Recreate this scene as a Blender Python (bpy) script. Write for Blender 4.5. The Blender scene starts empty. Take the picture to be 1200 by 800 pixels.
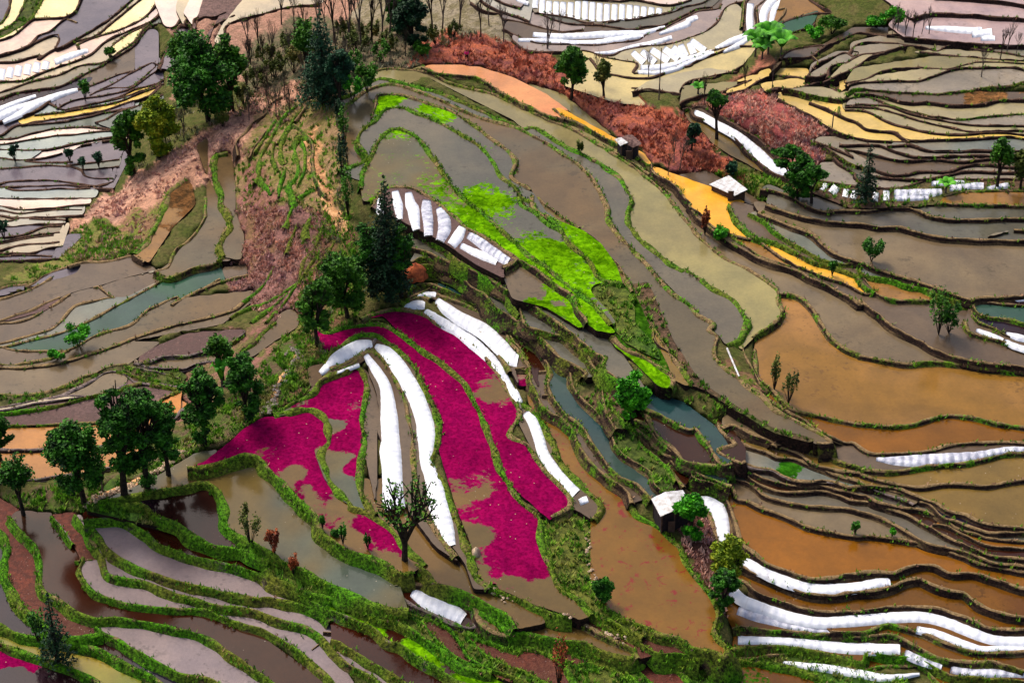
import bpy, bmesh, math, random
import numpy as np
from mathutils import Vector, noise as mn
from mathutils.geometry import delaunay_2d_cdt
random.seed(7)
rng = np.random.RandomState(5)
S = bpy.context.scene
C = S.collection

# ---------------------------------------------------------------- camera
FPX = 2599.0                       # focal length in photo pixels (1200 wide)
PITCH = math.radians(35.0)
CAM = Vector((0.0, 0.0, 149.0))
cd = bpy.data.cameras.new('camera'); cam = bpy.data.objects.new('camera', cd); C.objects.link(cam)
cam.location = CAM
cam.rotation_euler = (math.radians(90) - PITCH, 0, 0)
cd.sensor_width = 36.0; cd.lens = 36.0 * FPX / 1200.0
cd.clip_start = 1.0; cd.clip_end = 3000.0
S.camera = cam
S.render.resolution_x = 1024; S.render.resolution_y = 682

# ---------------------------------------------------------------- sky, sun, exposure
SUN_EL, SUN_AZ = math.radians(50), math.radians(-38)     # azimuth from +Y towards +X
w = bpy.data.worlds.new("World"); S.world = w; w.use_nodes = True
nt = w.node_tree
sky = nt.nodes.new('ShaderNodeTexSky'); sky.sky_type = 'NISHITA'; sky.sun_disc = False
sky.sun_elevation = SUN_EL; sky.sun_rotation = SUN_AZ; sky.dust_density = 6.0; sky.air_density = 1.0; sky.ozone_density = 0.7
bg = nt.nodes['Background']; nt.links.new(sky.outputs[0], bg.inputs[0]); bg.inputs[1].default_value = 0.13
sl = bpy.data.lights.new('sun', 'SUN'); sl.energy = 1.9; sl.angle = math.radians(12); sl.color = (1.0, 0.95, 0.87)
sun = bpy.data.objects.new('sun', sl); C.objects.link(sun)
sd = Vector((math.sin(SUN_AZ) * math.cos(SUN_EL), math.cos(SUN_AZ) * math.cos(SUN_EL), math.sin(SUN_EL)))
sun.rotation_euler = sd.to_track_quat('Z', 'Y').to_euler()
S.view_settings.view_transform = 'Standard'; S.view_settings.look = 'None'
S.view_settings.exposure = 0.3; S.view_settings.gamma = 1.0

# ---------------------------------------------------------------- image <-> place
FWD = Vector((0, math.cos(PITCH), -math.sin(PITCH))); UPV = Vector((0, math.sin(PITCH), math.cos(PITCH))); RT = Vector((1, 0, 0))
def ray(u, v): return FWD + RT * ((u - 600) / FPX) + UPV * ((400 - v) / FPX)
def W(u, v, z):
    d = ray(u, v); t = (z - CAM.z) / d.z
    return CAM + d * t
def mpp(p):                                  # metres per photo pixel at a point
    return (p - CAM).dot(FWD) / FPX

# ---------------------------------------------------------------- helpers
def lin(c):
    return tuple(((x / 255) / 12.92 if x / 255 <= 0.04045 else ((x / 255 + 0.055) / 1.055) ** 2.4) for x in c)
def link(name, me, mats=(), parent=None, loc=None):
    o = bpy.data.objects.new(name, me); C.objects.link(o)
    if me is not None:
        for m in (mats if isinstance(mats, (list, tuple)) else [mats]):
            if m: me.materials.append(m)
    if parent is not None: o.parent = parent
    if loc is not None: o.location = loc
    return o
def tag(o, label=None, cat=None, group=None, kind=None):
    if label: o['label'] = label
    if cat: o['category'] = cat
    if group: o['group'] = group
    if kind: o['kind'] = kind
    return o
def mesh(name, V, F, smooth=False):
    me = bpy.data.meshes.new(name); me.from_pydata([tuple(v) for v in V], [], F); me.update()
    if smooth: me.polygons.foreach_set('use_smooth', [True] * len(me.polygons))
    return me
def parse(s):
    """'@x,y' starts points read in a zoomed tile whose corner is x,y; '@P' starts plain photo pixels"""
    out = []; ox = oy = 0.0; k = 1.0
    for t in s.split():
        if t == '@P': ox = oy = 0.0; k = 1.0
        elif t[0] == '@':
            a, b = t[1:].split(','); ox, oy = float(a), float(b); k = 1 / 5.7143
        else:
            a, b = t.split(','); out.append((ox + float(a) * k, oy + float(b) * k))
    return out
def spline(P, step=5.0):
    if len(P) < 3: 
        P = [P[0], ((P[0][0]+P[-1][0])/2, (P[0][1]+P[-1][1])/2), P[-1]]
    out = []
    n = len(P)
    for i in range(n - 1):
        p0 = P[max(i - 1, 0)]; p1 = P[i]; p2 = P[i + 1]; p3 = P[min(i + 2, n - 1)]
        L = math.dist(p1, p2); m = max(1, int(L / step))
        for k in range(m):
            t = k / m
            # centripetal-ish: damp tangents by segment length to avoid loops
            l0 = max(math.dist(p0, p1), 1e-3); l2 = max(math.dist(p2, p3), 1e-3)
            t1 = [(p2[a] - p0[a]) * L / (L + l0) for a in (0, 1)]
            t2 = [(p3[a] - p1[a]) * L / (L + l2) for a in (0, 1)]
            h1 = 2*t**3 - 3*t**2 + 1; h2 = t**3 - 2*t**2 + t; h3 = -2*t**3 + 3*t**2; h4 = t**3 - t**2
            out.append(tuple(h1*p1[a] + h2*t1[a] + h3*p2[a] + h4*t2[a] for a in (0, 1)))
    out.append(P[-1])
    return out

# ---------------------------------------------------------------- materials
class NT:
    def __init__(s, name):
        s.m = bpy.data.materials.new(name); s.m.use_nodes = True; s.t = s.m.node_tree; s.b = s.t.nodes['Principled BSDF']
        s.pos = s.t.nodes.new('ShaderNodeNewGeometry')
    def n(s, ty, **kw):
        x = s.t.nodes.new(ty)
        for k, v in kw.items(): setattr(x, k, v)
        return x
    def set(s, inp, v):
        if hasattr(v, 'links') or hasattr(v, 'is_linked'): s.t.links.new(v, inp)
        else:
            if isinstance(v, tuple) and len(v) == 3: v = v + (1,)
            inp.default_value = v
    def noise(s, scale, detail=4, rough=0.55, vec=None, dist=0.0):
        x = s.n('ShaderNodeTexNoise'); x.inputs['Scale'].default_value = scale; x.inputs['Detail'].default_value = detail
        x.inputs['Roughness'].default_value = rough; x.inputs['Distortion'].default_value = dist
        s.t.links.new(vec if vec is not None else s.pos.outputs['Position'], x.inputs['Vector']); return x.outputs['Fac']
    def voro(s, scale, out='Distance', vec=None):
        x = s.n('ShaderNodeTexVoronoi'); x.inputs['Scale'].default_value = scale
        s.t.links.new(vec if vec is not None else s.pos.outputs['Position'], x.inputs['Vector']); return x.outputs[out]
    def math(s, op, a, b=0.5, clamp=False):
        x = s.n('ShaderNodeMath', operation=op, use_clamp=clamp); s.set(x.inputs[0], a); s.set(x.inputs[1], b); return x.outputs[0]
    def ramp(s, v, a, b):                    # smooth 0..1 between a and b
        x = s.n('ShaderNodeMapRange', interpolation_type='SMOOTHSTEP'); s.set(x.inputs[0], v); x.inputs[1].default_value = a; x.inputs[2].default_value = b
        return x.outputs[0]
    def mix(s, f, a, b):
        x = s.n('ShaderNodeMix', data_type='RGBA'); s.set(x.inputs[0], f); s.set(x.inputs[6], a); s.set(x.inputs[7], b); return x.outputs[2]
    def mul(s, f, a, v):                     # brightness times v
        x = s.n('ShaderNodeMix', data_type='RGBA', blend_type='MULTIPLY'); s.set(x.inputs[0], f); s.set(x.inputs[6], a); s.set(x.inputs[7], v); return x.outputs[2]
    def attr(s, name):
        x = s.n('ShaderNodeAttribute'); x.attribute_name = name; return x
    def bump(s, h, strength, dist=0.1):
        x = s.n('ShaderNodeBump'); x.inputs['Strength'].default_value = strength; x.inputs['Distance'].default_value = dist
        s.t.links.new(h, x.inputs['Height']); s.t.links.new(x.outputs[0], s.b.inputs['Normal'])
    def done(s, col, rough=0.9, spec=0.3):
        s.set(s.b.inputs['Base Color'], col); s.set(s.b.inputs['Roughness'], rough)
        if not s.b.inputs['Specular IOR Level'].is_linked: s.b.inputs['Specular IOR Level'].default_value = spec
        return s.m
def dk(c, k): return tuple(x * k for x in c)
PAL = {   # display-ish colours: main, second (large soft patches), roughness, speck kind
 'olive': ((146,136,88),(128,118,80),.32,None), 'olivebr': ((126,100,46),(106,86,44),.32,'pale'),
 'grey': ((104,96,80),(90,88,76),.36,'dark'), 'greybr': ((120,104,78),(104,88,66),.34,'dark'),
 'brownw': ((100,89,66),(102,82,54),.34,'dark'), 'slate': ((112,116,106),(138,126,104),.34,None),
 'slatelt': ((160,168,160),(172,166,150),.34,None),
 'orange': ((152,110,58),(130,94,36),.38,'dark'), 'deep': ((134,84,18),(116,74,16),.38,None),
 'orange1': ((148,78,12),(140,84,20),.38,None), 'ochre': ((134,94,34),(116,82,30),.36,'redweed'),
 'darkoch': ((106,68,14),(88,52,14),.38,'darkpale'), 'yellow': ((236,176,60),(222,158,48),.4,None),
 'yelpale': ((226,190,96),(206,176,104),.4,None), 'straworg': ((200,128,52),(170,116,60),.4,None),
 'redor': ((226,132,86),(206,140,90),.4,None), 'cream': ((250,236,184),(244,222,160),.4,None),  # cream: mud brightened, the sky's reflection is put into the colour
 'pinkc': ((236,212,196),(232,200,178),.4,None), 'tan': ((200,184,152),(186,170,142),.4,None),  # pinkc: pale mud with reflected sky painted into the base colour
 'lav': ((116,106,112),(104,96,104),.42,'dark'), 'teal': ((36,66,66),(56,74,68),.25,None),
 'darkteal': ((30,48,52),(36,46,44),.25,None), 'tealgreen': ((58,82,74),(40,80,54),.28,None),
 'mud': ((138,122,122),(124,108,108),.55,'pit'), 'brownmud': ((60,36,22),(50,20,8),.3,'pale'),
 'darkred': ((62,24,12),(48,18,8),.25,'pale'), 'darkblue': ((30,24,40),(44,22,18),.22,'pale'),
 'redsoil': ((110,50,34),(84,52,34),.7,'clod'), 'soil': ((126,98,92),(98,74,70),.8,'clod'),
 'pond': ((78,88,76),(100,84,46),.26,'pale'), 'pondbr': ((112,84,40),(92,74,38),.28,'pale'), 'drab': ((104,88,70),(92,76,60),.4,'dark'),
 'trg': ((146,134,116),(128,118,100),.34,'dark'), 'trt': ((166,154,112),(150,138,104),.34,None), 'tcy': ((204,184,124),(186,170,120),.36,None), 'tct': ((176,164,128),(160,150,122),.36,None), 'tcl': ((160,142,132),(146,132,124),.4,'dark'), 'plain': ((192,168,160),(176,150,146),.45,'dark'),
 'yelgr': ((120,124,30),(140,120,40),.5,None), 'grass': ((70,110,26),(104,110,40),.9,'tuft'), 'bank': ((112,84,64),(84,100,36),.9,'tuft'),
 'pinkw': ((150,100,90),(130,104,84),.4,'redweed'), 'white': ((232,232,238),(214,214,224),.4,None),
}
COV = {'mag': (142, 9, 76), 'lime': (116, 176, 12), 'limed': (66, 112, 22), 'green': (58, 120, 24), 'rust': (140, 98, 62)}
_mc = {}
def field_mat(col, cov=None):
    key = (col, cov)
    if key in _mc: return _mc[key]
    c1, c2, rough, sp = PAL[col]; rough = rough if sp in ('pit', 'clod', 'tuft') else rough * .42; c1 = lin(c1); c2 = lin(c2)
    t = NT('field_' + col + ('_' + cov if cov else ''))
    big = t.noise(0.045, 3); mid = t.noise(0.35, 5, .6); fine = t.noise(3.0, 3, .7)
    c = t.mix(t.ramp(big, .40, .58), c1, c2); c = t.mul(1.0, c, t.mix(t.ramp(t.noise(.09, 4, .6, dist=.6), .35, .65), (.84, .85, .9), (1.1, 1.08, 1.04)))
    c = t.mul(1.0, c, t.mix(t.ramp(mid, .25, .75), (.86, .86, .88), (1.1, 1.08, 1.05)))
    c = t.mul(1.0, c, t.mix(t.ramp(fine, .3, .7), (.93, .93, .93), (1.06, 1.06, 1.06)))
    patch = t.ramp(t.noise(0.11, 4, .6), .45, .62)
    if sp in ('dark', 'darkpale', 'pit'):
        s_ = t.ramp(t.voro(1.3 if sp != 'pit' else .8), .2, .08)
        s2 = t.ramp(t.noise(1.1, 3, .6), .56, .66)
        f = t.math('MULTIPLY', t.math('MULTIPLY', t.math('MAXIMUM', s_, s2), patch), .55)
        c = t.mix(f, c, dk(c1, .35))
    if sp in ('pale', 'darkpale'):
        f = t.math('MULTIPLY', t.ramp(t.voro(1.6), .11, .06), t.ramp(t.noise(.17, 3), .5, .6))
        c = t.mix(t.math('MULTIPLY', f, .7), c, lin((205, 190, 170)))
    if sp == 'redweed':
        f = t.ramp(t.noise(.9, 6, .7, dist=.5), .575, .63)
        c = t.mix(t.math('MULTIPLY', f, .8), c, lin((125, 22, 34)))
    if sp == 'clod':
        f = t.ramp(t.noise(1.8, 5, .7), .4, .6); c = t.mix(f, dk(c1, .5), c); c = t.mix(t.math('MULTIPLY', t.ramp(t.voro(2.6), .16, .06), t.ramp(t.noise(.6, 4), .45, .6)), c, dk(lin((190, 160, 150)), .8))
    if sp == 'tuft':
        f = t.ramp(t.noise(1.3, 5, .75), .38, .62); c = t.mix(f, dk(c, .4) if isinstance(c, tuple) else t.mul(1.0, c, (.35, .4, .3)), c)
    r = rough
    if cov:
        a = t.attr('cov').outputs['Fac']
        ka, kb = (1.2, .45) if cov in ('mag', 'rust') else (.8, 1.25)
        nz = t.math('ADD', t.math('MULTIPLY', t.noise(.28, 6, .62, dist=.5), ka), t.math('MULTIPLY', t.noise(1.9, 5, .7), kb))
        f = t.ramp(t.math('ADD', a, t.math('SUBTRACT', nz, (ka + kb) / 2)),   .46, .56)
        cc = lin(COV[cov])
        cvar = t.mix(t.ramp(t.noise(.16, 5, .6), .35, .62), dk(cc, .55 if cov != 'mag' else .72), cc) 
        cvar = t.mul(1.0, cvar, t.mix(t.ramp(t.noise(2.6, 3, .7), .35, .6), (.68, .68, .68), (1.12, 1.12, 1.12)))
        cvar = t.mul(1.0, cvar, t.mix(t.ramp(t.noise(.7, 6, .7, dist=.8), .40, .60), (.42, .5, .55) if cov != 'mag' else (.78, .8, .8), (1.1, 1.08, 1.0)))
        cvar = t.mix(t.ramp(t.voro(.9), .07, .04), cvar, lin((190, 160, 120)))
        sp_ = t.math('MULTIPLY_ADD', f, -.24); sp_.node.inputs[2].default_value = .24; t.set(t.b.inputs['Specular IOR Level'], sp_)
        c = t.mix(f, c, cvar); r = t.math('MULTIPLY_ADD', f, .5) ; r.node.inputs[2].default_value = rough
    if sp in ('clod', 'tuft', 'pit'): t.bump(t.noise(2.2, 4, .7), .6, .25 if sp != 'pit' else .08)
    else: t.bump(t.noise(2.5, 2, .5), .25, .015)
    _mc[key] = t.done(c, r, .24)
    return _mc[key]
def bund_mat(g, tone=0):
    key = ('bund', g, tone)
    if key in _mc: return _mc[key]
    t = NT('earth_bund')
    nz = t.n('ShaderNodeSeparateXYZ'); t.t.links.new(t.pos.outputs['True Normal'], nz.inputs[0]); up = nz.outputs['Z']
    n1 = t.noise(.55, 5, .65); n2 = t.noise(3.5, 4, .7); n3 = t.noise(.12, 3)
    dry = t.mix(t.ramp(n2, .3, .7), lin((112, 90, 62)) if tone == 0 else (lin((70, 50, 44)) if tone == 2 else lin((104, 88, 88))), lin((168, 140, 98)) if tone == 0 else (lin((112, 84, 66)) if tone == 2 else lin((150, 134, 126))))
    mud = t.mix(t.ramp(n2, .35, .65), lin((22, 14, 13)), lin((60, 40, 34)))
    earth = t.mix(t.ramp(up, .35, .8), mud, dry)
    gr = t.mix(t.ramp(n2, .3, .65), lin((16, 40, 6)), lin((92, 160, 16)))
    gr = t.mix(t.ramp(n3, .35, .65), gr, t.mix(t.ramp(n2, .3, .7), lin((54, 62, 18)), lin((134, 138, 46))))
    th = .92 - .62 * g
    f = t.ramp(t.math('ADD', n1, t.math('MULTIPLY', n2, .35)), th - .08 + .1, th + .1 + .1)
    n4 = t.noise(1.7, 5, .75); gr = t.mul(1.0, gr, t.mix(t.ramp(n4, .34, .56), (.3, .32, .25), (1.12, 1.12, 1.1)))
    t.bump(t.math('ADD', n2, n4), 1.0, .22)
    _mc[key] = t.done(t.mix(f, earth, gr), .95, .2)
    return _mc[key]

# ---------------------------------------------------------------- the painted plan of the terraces
GX0, GX1, GY0, GY1, GS = -48, 1248, -48, 848, 2
gx = np.arange(GX0, GX1, GS) + GS / 2; gy = np.arange(GY0, GY1, GS) + GS / 2
GU, GV = np.meshgrid(gx, gy)
LM = np.full(GU.shape, -1)
SSC = 1.0; WSC = .8
def inside(poly, U, V):
    r = np.zeros(U.shape, bool); n = len(poly)
    for i in range(n):
        x1, y1 = poly[i]; x2, y2 = poly[(i + 1) % n]
        if y1 == y2: continue
        c = (y1 > V) != (y2 > V)
        xi = (x2 - x1) * (V - y1) / (y2 - y1) + x1
        r ^= c & (U < xi)
    return r
def lab(u, v):
    i = int((v - GY0) // GS); j = int((u - GX0) // GS)
    if 0 <= i < LM.shape[0] and 0 <= j < LM.shape[1]: return int(LM[i, j])
    return -2
FIELDS = []; STEP = 0.8; G = .4; WID = .5; TONE = 0
def region(z, step, g=.4, w=.5, tone=0):
    global STEP, G, WID, TONE
    STEP, G, WID, TONE = step, g, w, tone
def fld(col, E, F, g=None, w=None, cov=None, covp=None, step=None, z=None, bund=True, tone=0, name='paddy_field', key=None):
    E = spline(parse(E), 3.0)
    if isinstance(F, tuple): poly = E + [(p[0] + F[0], p[1] + F[1]) for p in reversed(E)]
    else: poly = E + parse(F)
    xs = [p[0] for p in poly]; ys = [p[1] for p in poly]
    j0 = max(0, int((min(xs) - GX0) // GS)); j1 = min(LM.shape[1], int((max(xs) - GX0) // GS) + 2)
    i0 = max(0, int((min(ys) - GY0) // GS)); i1 = min(LM.shape[0], int((max(ys) - GY0) // GS) + 2)
    m = inside(poly, GU[i0:i1, j0:j1], GV[i0:i1, j0:j1])
    A = sum(poly[i][0] * poly[(i+1) % len(poly)][1] - poly[(i+1) % len(poly)][0] * poly[i][1] for i in range(len(poly)))
    LM[i0:i1, j0:j1][m] = len(FIELDS)
    FIELDS.append(dict(col=col, E=E, z=0, g=G if g is None else g, w=(WID if w is None else w) * WSC, cov=cov, covp=covp, st=STEP if step is None else step,
                       bund=bund, sgn=1 if A > 0 else -1, tone=tone or TONE, name=name, key=key))
def settle():
    """heights: every terrace a step above the one it stands over, as evenly as the plan allows"""
    global ZM
    n = len(FIELDS); LF = LM.copy()
    for _ in range(14):
        P = np.pad(LF, 1, mode='edge')
        for nb in (P[:-2, 1:-1], P[2:, 1:-1], P[1:-1, :-2], P[1:-1, 2:]): LF = np.where((LF < 0) & (nb >= 0), nb, LF)
    ct = {}
    for A_, B_, O1, O2 in ((LF[:, :-1], LF[:, 1:], LM[:, :-1], LM[:, 1:]), (LF[:-1], LF[1:], LM[:-1], LM[1:])):
        k = (A_ != B_) & (A_ >= 0) & (B_ >= 0)
        for p, q, t_ in zip(A_[k], B_[k], (O1[k] >= 0) & (O2[k] >= 0)):
            key = (max(p, q), min(p, q), bool(t_)); ct[key] = ct.get(key, 0) + 1
    N = np.zeros((n, n)); r = np.zeros(n)
    for (p, q, touch), c in ct.items():
        d = FIELDS[p]['st'] * SSC if touch else 0.0
        wt = c * (1.0 if touch else .35)
        if FIELDS[p]['col'] in ('grass', 'bank') or FIELDS[q]['col'] in ('grass', 'bank'): wt *= .4
        N[p, p] += wt; N[q, q] += wt; N[p, q] -= wt; N[q, p] -= wt; r[p] += wt * d; r[q] -= wt * d
    for k in range(n):
        m = LM == k; c = m.sum()
        if c == 0: N[k, k] += 1e-6; continue
        cu, cv = GU[m].mean(), GV[m].mean(); s = sw = 0
        for (u, v, zz) in RELIEF:
            d = ((u - cu) ** 2 + (v - cv) ** 2 + 400) ** -1.5; s += d * zz; sw += d
        wt = .03 * c ** .8; N[k, k] += wt; r[k] += wt * s / sw
    z = np.linalg.solve(N, r)
    for k, f in enumerate(FIELDS): f['z'] = float(z[k])
    ZM = np.where(LM >= 0, z[np.maximum(LM, 0)], np.nan)
RELIEF = [(530,260,6.8),(560,330,6),(600,330,6),(640,380,5.2),(680,420,4.6),(700,370,6.2),(740,450,5),(790,500,4.2),(0,0,-9),(150,60,-10),(150,200,-14),(50,300,-13),(100,400,-3),(0,520,-5),(250,250,0),(60,330,-1),(100,750,-6),(300,700,-3.5),(500,770,-2.5),(250,600,1),(330,500,3),(480,500,3.5),
 (640,560,2),(760,680,.5),(700,500,2.5),(560,340,5),(500,180,8.5),(700,300,8),(850,350,6),(950,450,4.5),(1100,470,4),(1000,620,1.5),(1000,720,-1),(950,790,-3),(750,790,-2.5),
 (1100,300,7),(1100,200,9),(1000,100,11),(1150,60,13),(700,60,5),(600,20,5),(850,20,7),(450,100,8),(300,20,-6)]
def zat(u, v):
    k = lab(u, v); return FIELDS[k]['z'] if k >= 0 else None
# ================================================================ THE TERRACES (traced edge by edge, lowest first)
# ---- foreground spur, bottom of the view
region(-9, .7, .75, .6)
fld('darkblue', '@0,660 -300,560 -60,545', '@P -60,860 130,860 60,700 0,740', cov='mag', covp=[(0,765,1.3),(20,768,1.2),(40,775,.8),(20,788,0),(60,790,-.3),(100,790,-.4)], bund=False)
fld('yelgr', '@0,660 -200,500 0,540 230,620 400,680 540,740 660,800 760,880', '@P 170,830 160,750 60,715 -40,690', g=.7)
fld('darkblue', '@0,660 -250,330 -80,390 0,420 100,470 200,490 400,530 560,555 680,590 860,680 1000,750 1080,800 1150,860', '@P 260,860 200,760 90,700 50,640 0,580 -40,560', g=.8)
fld('redsoil', '@0,520 -200,480 0,600 60,720 @0,660 30,0 70,150 130,270 250,380 340,450 450,490 600,490 690,480', '@P 125,725 90,680 50,610 20,595 -40,560', g=1.0, w=.8)
fld('mud', '@0,660 640,430 690,470 790,510 860,560 1000,640 1120,700 1200,740 @200,660 200,760 300,800 400,870', '@P 330,850 300,780 220,720 150,710 112,718', g=.8, w=.42)
fld('brownmud', '@0,520 60,490 150,600 240,700 270,800 @0,660 270,130 290,190 400,250 480,310 560,345 640,370 800,375 1000,400 1200,445 @200,660 100,450 250,500 400,610 560,710 680,800 760,880', '@P 420,840 370,790 300,740 200,700 120,690 90,610 60,600 20,598', g=.7, w=.42)
fld('mud', '@0,520 340,490 420,580 450,640 530,720 560,780 @0,660 530,40 560,120 620,190 760,250 900,280 1200,310 @200,660 200,310 330,350 480,410 640,460 760,530 900,630 1050,760 1090,800 1160,880', '@P 440,840 390,760 330,720 200,690 130,660 110,640 90,600', g=.8, w=.42)
fld('redsoil', '@0,520 500,790 620,780', '@P 122,654 106,612 90,600 60,602 80,625 95,655', bund=True, w=.3, step=.03, g=.5)
fld('mud', '@0,520 500,480 560,560 640,680 690,780 @0,660 720,70 800,100 950,120 1100,180 1200,215 @200,660 150,240 330,290 550,320 680,370 820,405 950,450 1040,520 1120,620 1200,690 @400,660 120,720 250,800 330,870', '@P 500,860 470,790 400,735 380,700 250,670 150,650 125,620 100,600', g=.85, w=.42)
fld('mud', '@0,520 590,530 680,640 740,730 850,800 @0,660 1060,80 1200,130 @200,660 100,140 260,170 350,195 430,210 560,240 650,235 900,285 1000,330 1100,420 1135,490 1090,535', '@P 385,690 340,670 250,640 190,610 150,600 105,608', g=.7, w=.5)
fld('darkred', '@200,660 1075,515 1150,540 1200,575 @400,660 60,570 160,640 300,720 430,800 520,870', '@P 620,870 560,790 480,740 420,700 385,695', g=.8, w=.42)
fld('darkred', '@0,520 560,525 600,520 750,505 860,530 980,600 1060,670 1200,730 @200,520 100,750 300,790 @200,660 500,45 620,85 680,140 800,190 920,240 1000,290 1100,330 1200,370 @400,660 100,390 230,450 300,520 400,545 470,600 600,680 760,780 860,830 980,900', '@P 700,860 600,790 500,735 420,700 330,650 200,610 130,590 96,600', g=.75, w=.42, tone=1, key='FG11',
    cov='lime', covp=[(405,712,1.1),(420,725,1.0),(440,732,.9),(470,738,.1),(490,752,1.0),(510,765,.9),(535,778,.3),(555,793,1.3),(350,690,0),(250,640,-.4),(200,620,-.4),(300,660,-.4)])
fld('grass', '@200,660 640,20 680,80 760,130 880,190 1000,220 1200,255 @400,660 60,270 130,330 240,380 340,390 450,440 560,510 680,590 800,690 900,720 1060,750 1200,790 1320,840', '@P 760,860 700,770 600,720 500,680 400,640 300,600 200,570 130,560 100,598 200,620 280,650', g=1.0, w=.6, key='FG12')
fld('redsoil', '@400,660 330,310 500,380 560,430 660,540 780,640 900,690', '@P 600,800 620,770 560,700 500,690', g=1, w=.42, step=.25)
fld('grass', '@400,660 300,280 440,340 640,400 740,450 790,530 860,640 1000,720 1200,780', '@P 640,810 700,760 600,700 500,680', g=1, w=.42, step=.25)
fld('redsoil', '@400,660 840,500 900,560 1000,640 1120,690 @600,660 60,720 200,790 320,850', '@P 700,860 760,800 640,760 600,715 550,705', g=1, w=.42, step=.25)
fld('grass', '@400,660 820,430 900,500 1000,540 1200,600 @600,660 60,570 200,600 300,640 360,700 420,800 440,860', '@P 820,860 700,760 620,720 560,700', g=1, w=.65, step=.25)
fld('redsoil', '@600,660 430,690 470,670 560,675 700,730 800,790 860,850', '@P 800,860 780,790 690,750 640,755', g=1, w=.6, step=.25)
fld('grass', '@600,660 400,610 520,650 640,670 760,730 850,800 900,860', '@P 860,860 820,770 740,750 660,740', g=1, w=.42, step=.25)
fld('redsoil', '@600,660 640,690 760,700 860,740 960,830', '@P 830,830 800,775 760,770', g=1, w=.42, step=.25)
fld('grass', '@600,660 920,640 1000,660 1100,720 1180,790 @800,660 60,840', '@P 900,850 880,790 800,765', g=1, w=.65, step=.25)
fld('darkoch', '@800,660 60,720 150,730 230,760 330,840', '@P 1000,860 990,810 930,770 860,765 830,770', g=1, w=.42, step=.25, cov='limed', covp=[(830,775,.6),(870,780,.5),(900,785,.4),(940,790,.1)])
fld('grass', '@600,660 1080,640 @800,660 100,650 300,660 400,655 640,690 780,720 900,770 1010,840', '@P 1090,840 1070,800 960,775 880,760 800,752', g=1, w=.65, step=.25)

# ---- lower right: the stairs of flooded fields falling to the bottom edge
region(-4, .7, .3, .45)
fld('darkoch', '@800,660 390,640 460,640 560,625 640,620 760,600 850,600 1000,650 1100,690 1200,720 @990,660 260,690 400,690 500,690 560,740 620,800 680,860', '@P 1300,860 1300,760 1000,745 860,750', g=.6)
fld('darkoch', '@800,660 330,590 360,570 600,555 850,590 1050,625 1200,660 @990,660 150,600 260,620 400,630 500,650 600,700 700,740 900,770 1200,790', '@P 1260,800 1300,740 1000,740 860,740', g=.8)
fld('darkoch', '@800,660 330,440 380,430 500,440 700,460 860,470 1050,480 1200,495 @990,660 150,490 300,480 370,500 450,540 600,620 700,650 850,660 1000,660 1100,690 1200,715', '@P 1300,800 1300,700 1000,700 860,700 850,715', g=.6)
fld('darkoch', '@990,660 -100,460 0,465 140,460 260,410 350,420 450,450 560,480 700,540 850,590 1000,600 1200,590', '@P 1300,765 1300,720 1000,710 960,725', g=.5, step=.5)
fld('darkoch', '@800,660 300,30 350,100 420,130 480,190 600,240 760,290 900,320 1200,320 @990,660 200,310 300,290 450,290 600,300 700,330 850,380 950,430 1100,440 1250,440', '@P 1300,735 1300,690 1000,670 860,620 840,640', g=.35)
fld('darkoch', '@600,520 970,90 1060,190 1150,290 @800,520 0,300 120,400 190,500 230,640 310,760 @800,660 320,20 400,20 560,90 700,150 860,200 1000,215 1120,195 1200,190 @990,660 100,195 200,180 330,150 420,105 500,100 600,150 700,180 800,195 850,240 950,300 1100,345 1250,365', '@P 1300,720 1300,650 1000,650 880,600 860,570 820,545 775,525', g=.3, w=.5)
fld('deep', '@P 770,527 @800,520 0,160 60,190 180,250 260,320 320,430 350,520 370,600 400,670 490,740 560,800 @800,660 700,50 850,100 1000,95 1100,75 1200,65 @990,660 100,65 200,60 330,65 @990,660 380,40 480,15 600,15 700,60 850,65 950,90 1100,140 1250,180', '@P 1300,690 1300,620 1000,600 880,560 830,540 790,520', g=.35, w=.55)
STEP = .5
fld('greybr', '@800,520 60,160 200,240 330,290 360,370 430,380 560,440 700,490 800,540 900,570 1050,600 1200,620 @990,520 100,610 350,640 600,690 800,760 900,800 @990,660 1200,60 1300,80', '@P 1300,660 1300,600 1000,560 860,540 820,530 806,540', g=.3)
fld('grey', '@800,520 80,140 200,160 280,210 380,250 480,290 560,350 700,390 850,415 1080,430 1200,460 @990,520 200,480 350,550 500,640 600,680 760,710 900,760 1000,800 @990,660 1200,20 1300,50', '@P 1300,640 1300,560 1000,560 860,530 830,530', g=.35)
fld('brownmud', '@800,520 270,150 330,150 420,190 450,235 560,290 680,320 800,320 950,320 1040,340 1130,380 @990,520 120,385 200,390 280,430 430,480 560,560 740,650 900,720 1050,760 1250,775', '@P 1300,630 1300,560 1000,560 870,530 850,535', g=.25, w=.4)
fld('deep', '@990,520 590,540 700,560 850,640 980,690 1250,700', '@P 1300,630 1300,590 1120,600', g=.2, w=.35, step=.5)
fld('grey', '@800,520 440,175 560,240 700,270 900,280 1050,310 1200,345 @990,520 130,340 220,390 400,430 500,440 640,500 740,560 850,600 1000,640 1250,655', '@P 1300,630 1300,560 1000,550 880,540', g=.2, w=.4)
fld('greybr', '@800,520 400,140 470,170 600,190 680,230 800,255 1000,260 1200,290 @990,520 130,290 300,350 400,380 460,410', '@P 1090,575 1000,545 900,540 870,530', g=.2, w=.4, step=.6, tone=1)
fld('darkblue', '@990,520 500,390 560,400 650,490 750,520 850,560 950,590 1250,595', '@P 1290,600 1200,590 1100,570', g=.3, w=.4, step=.6)
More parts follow.
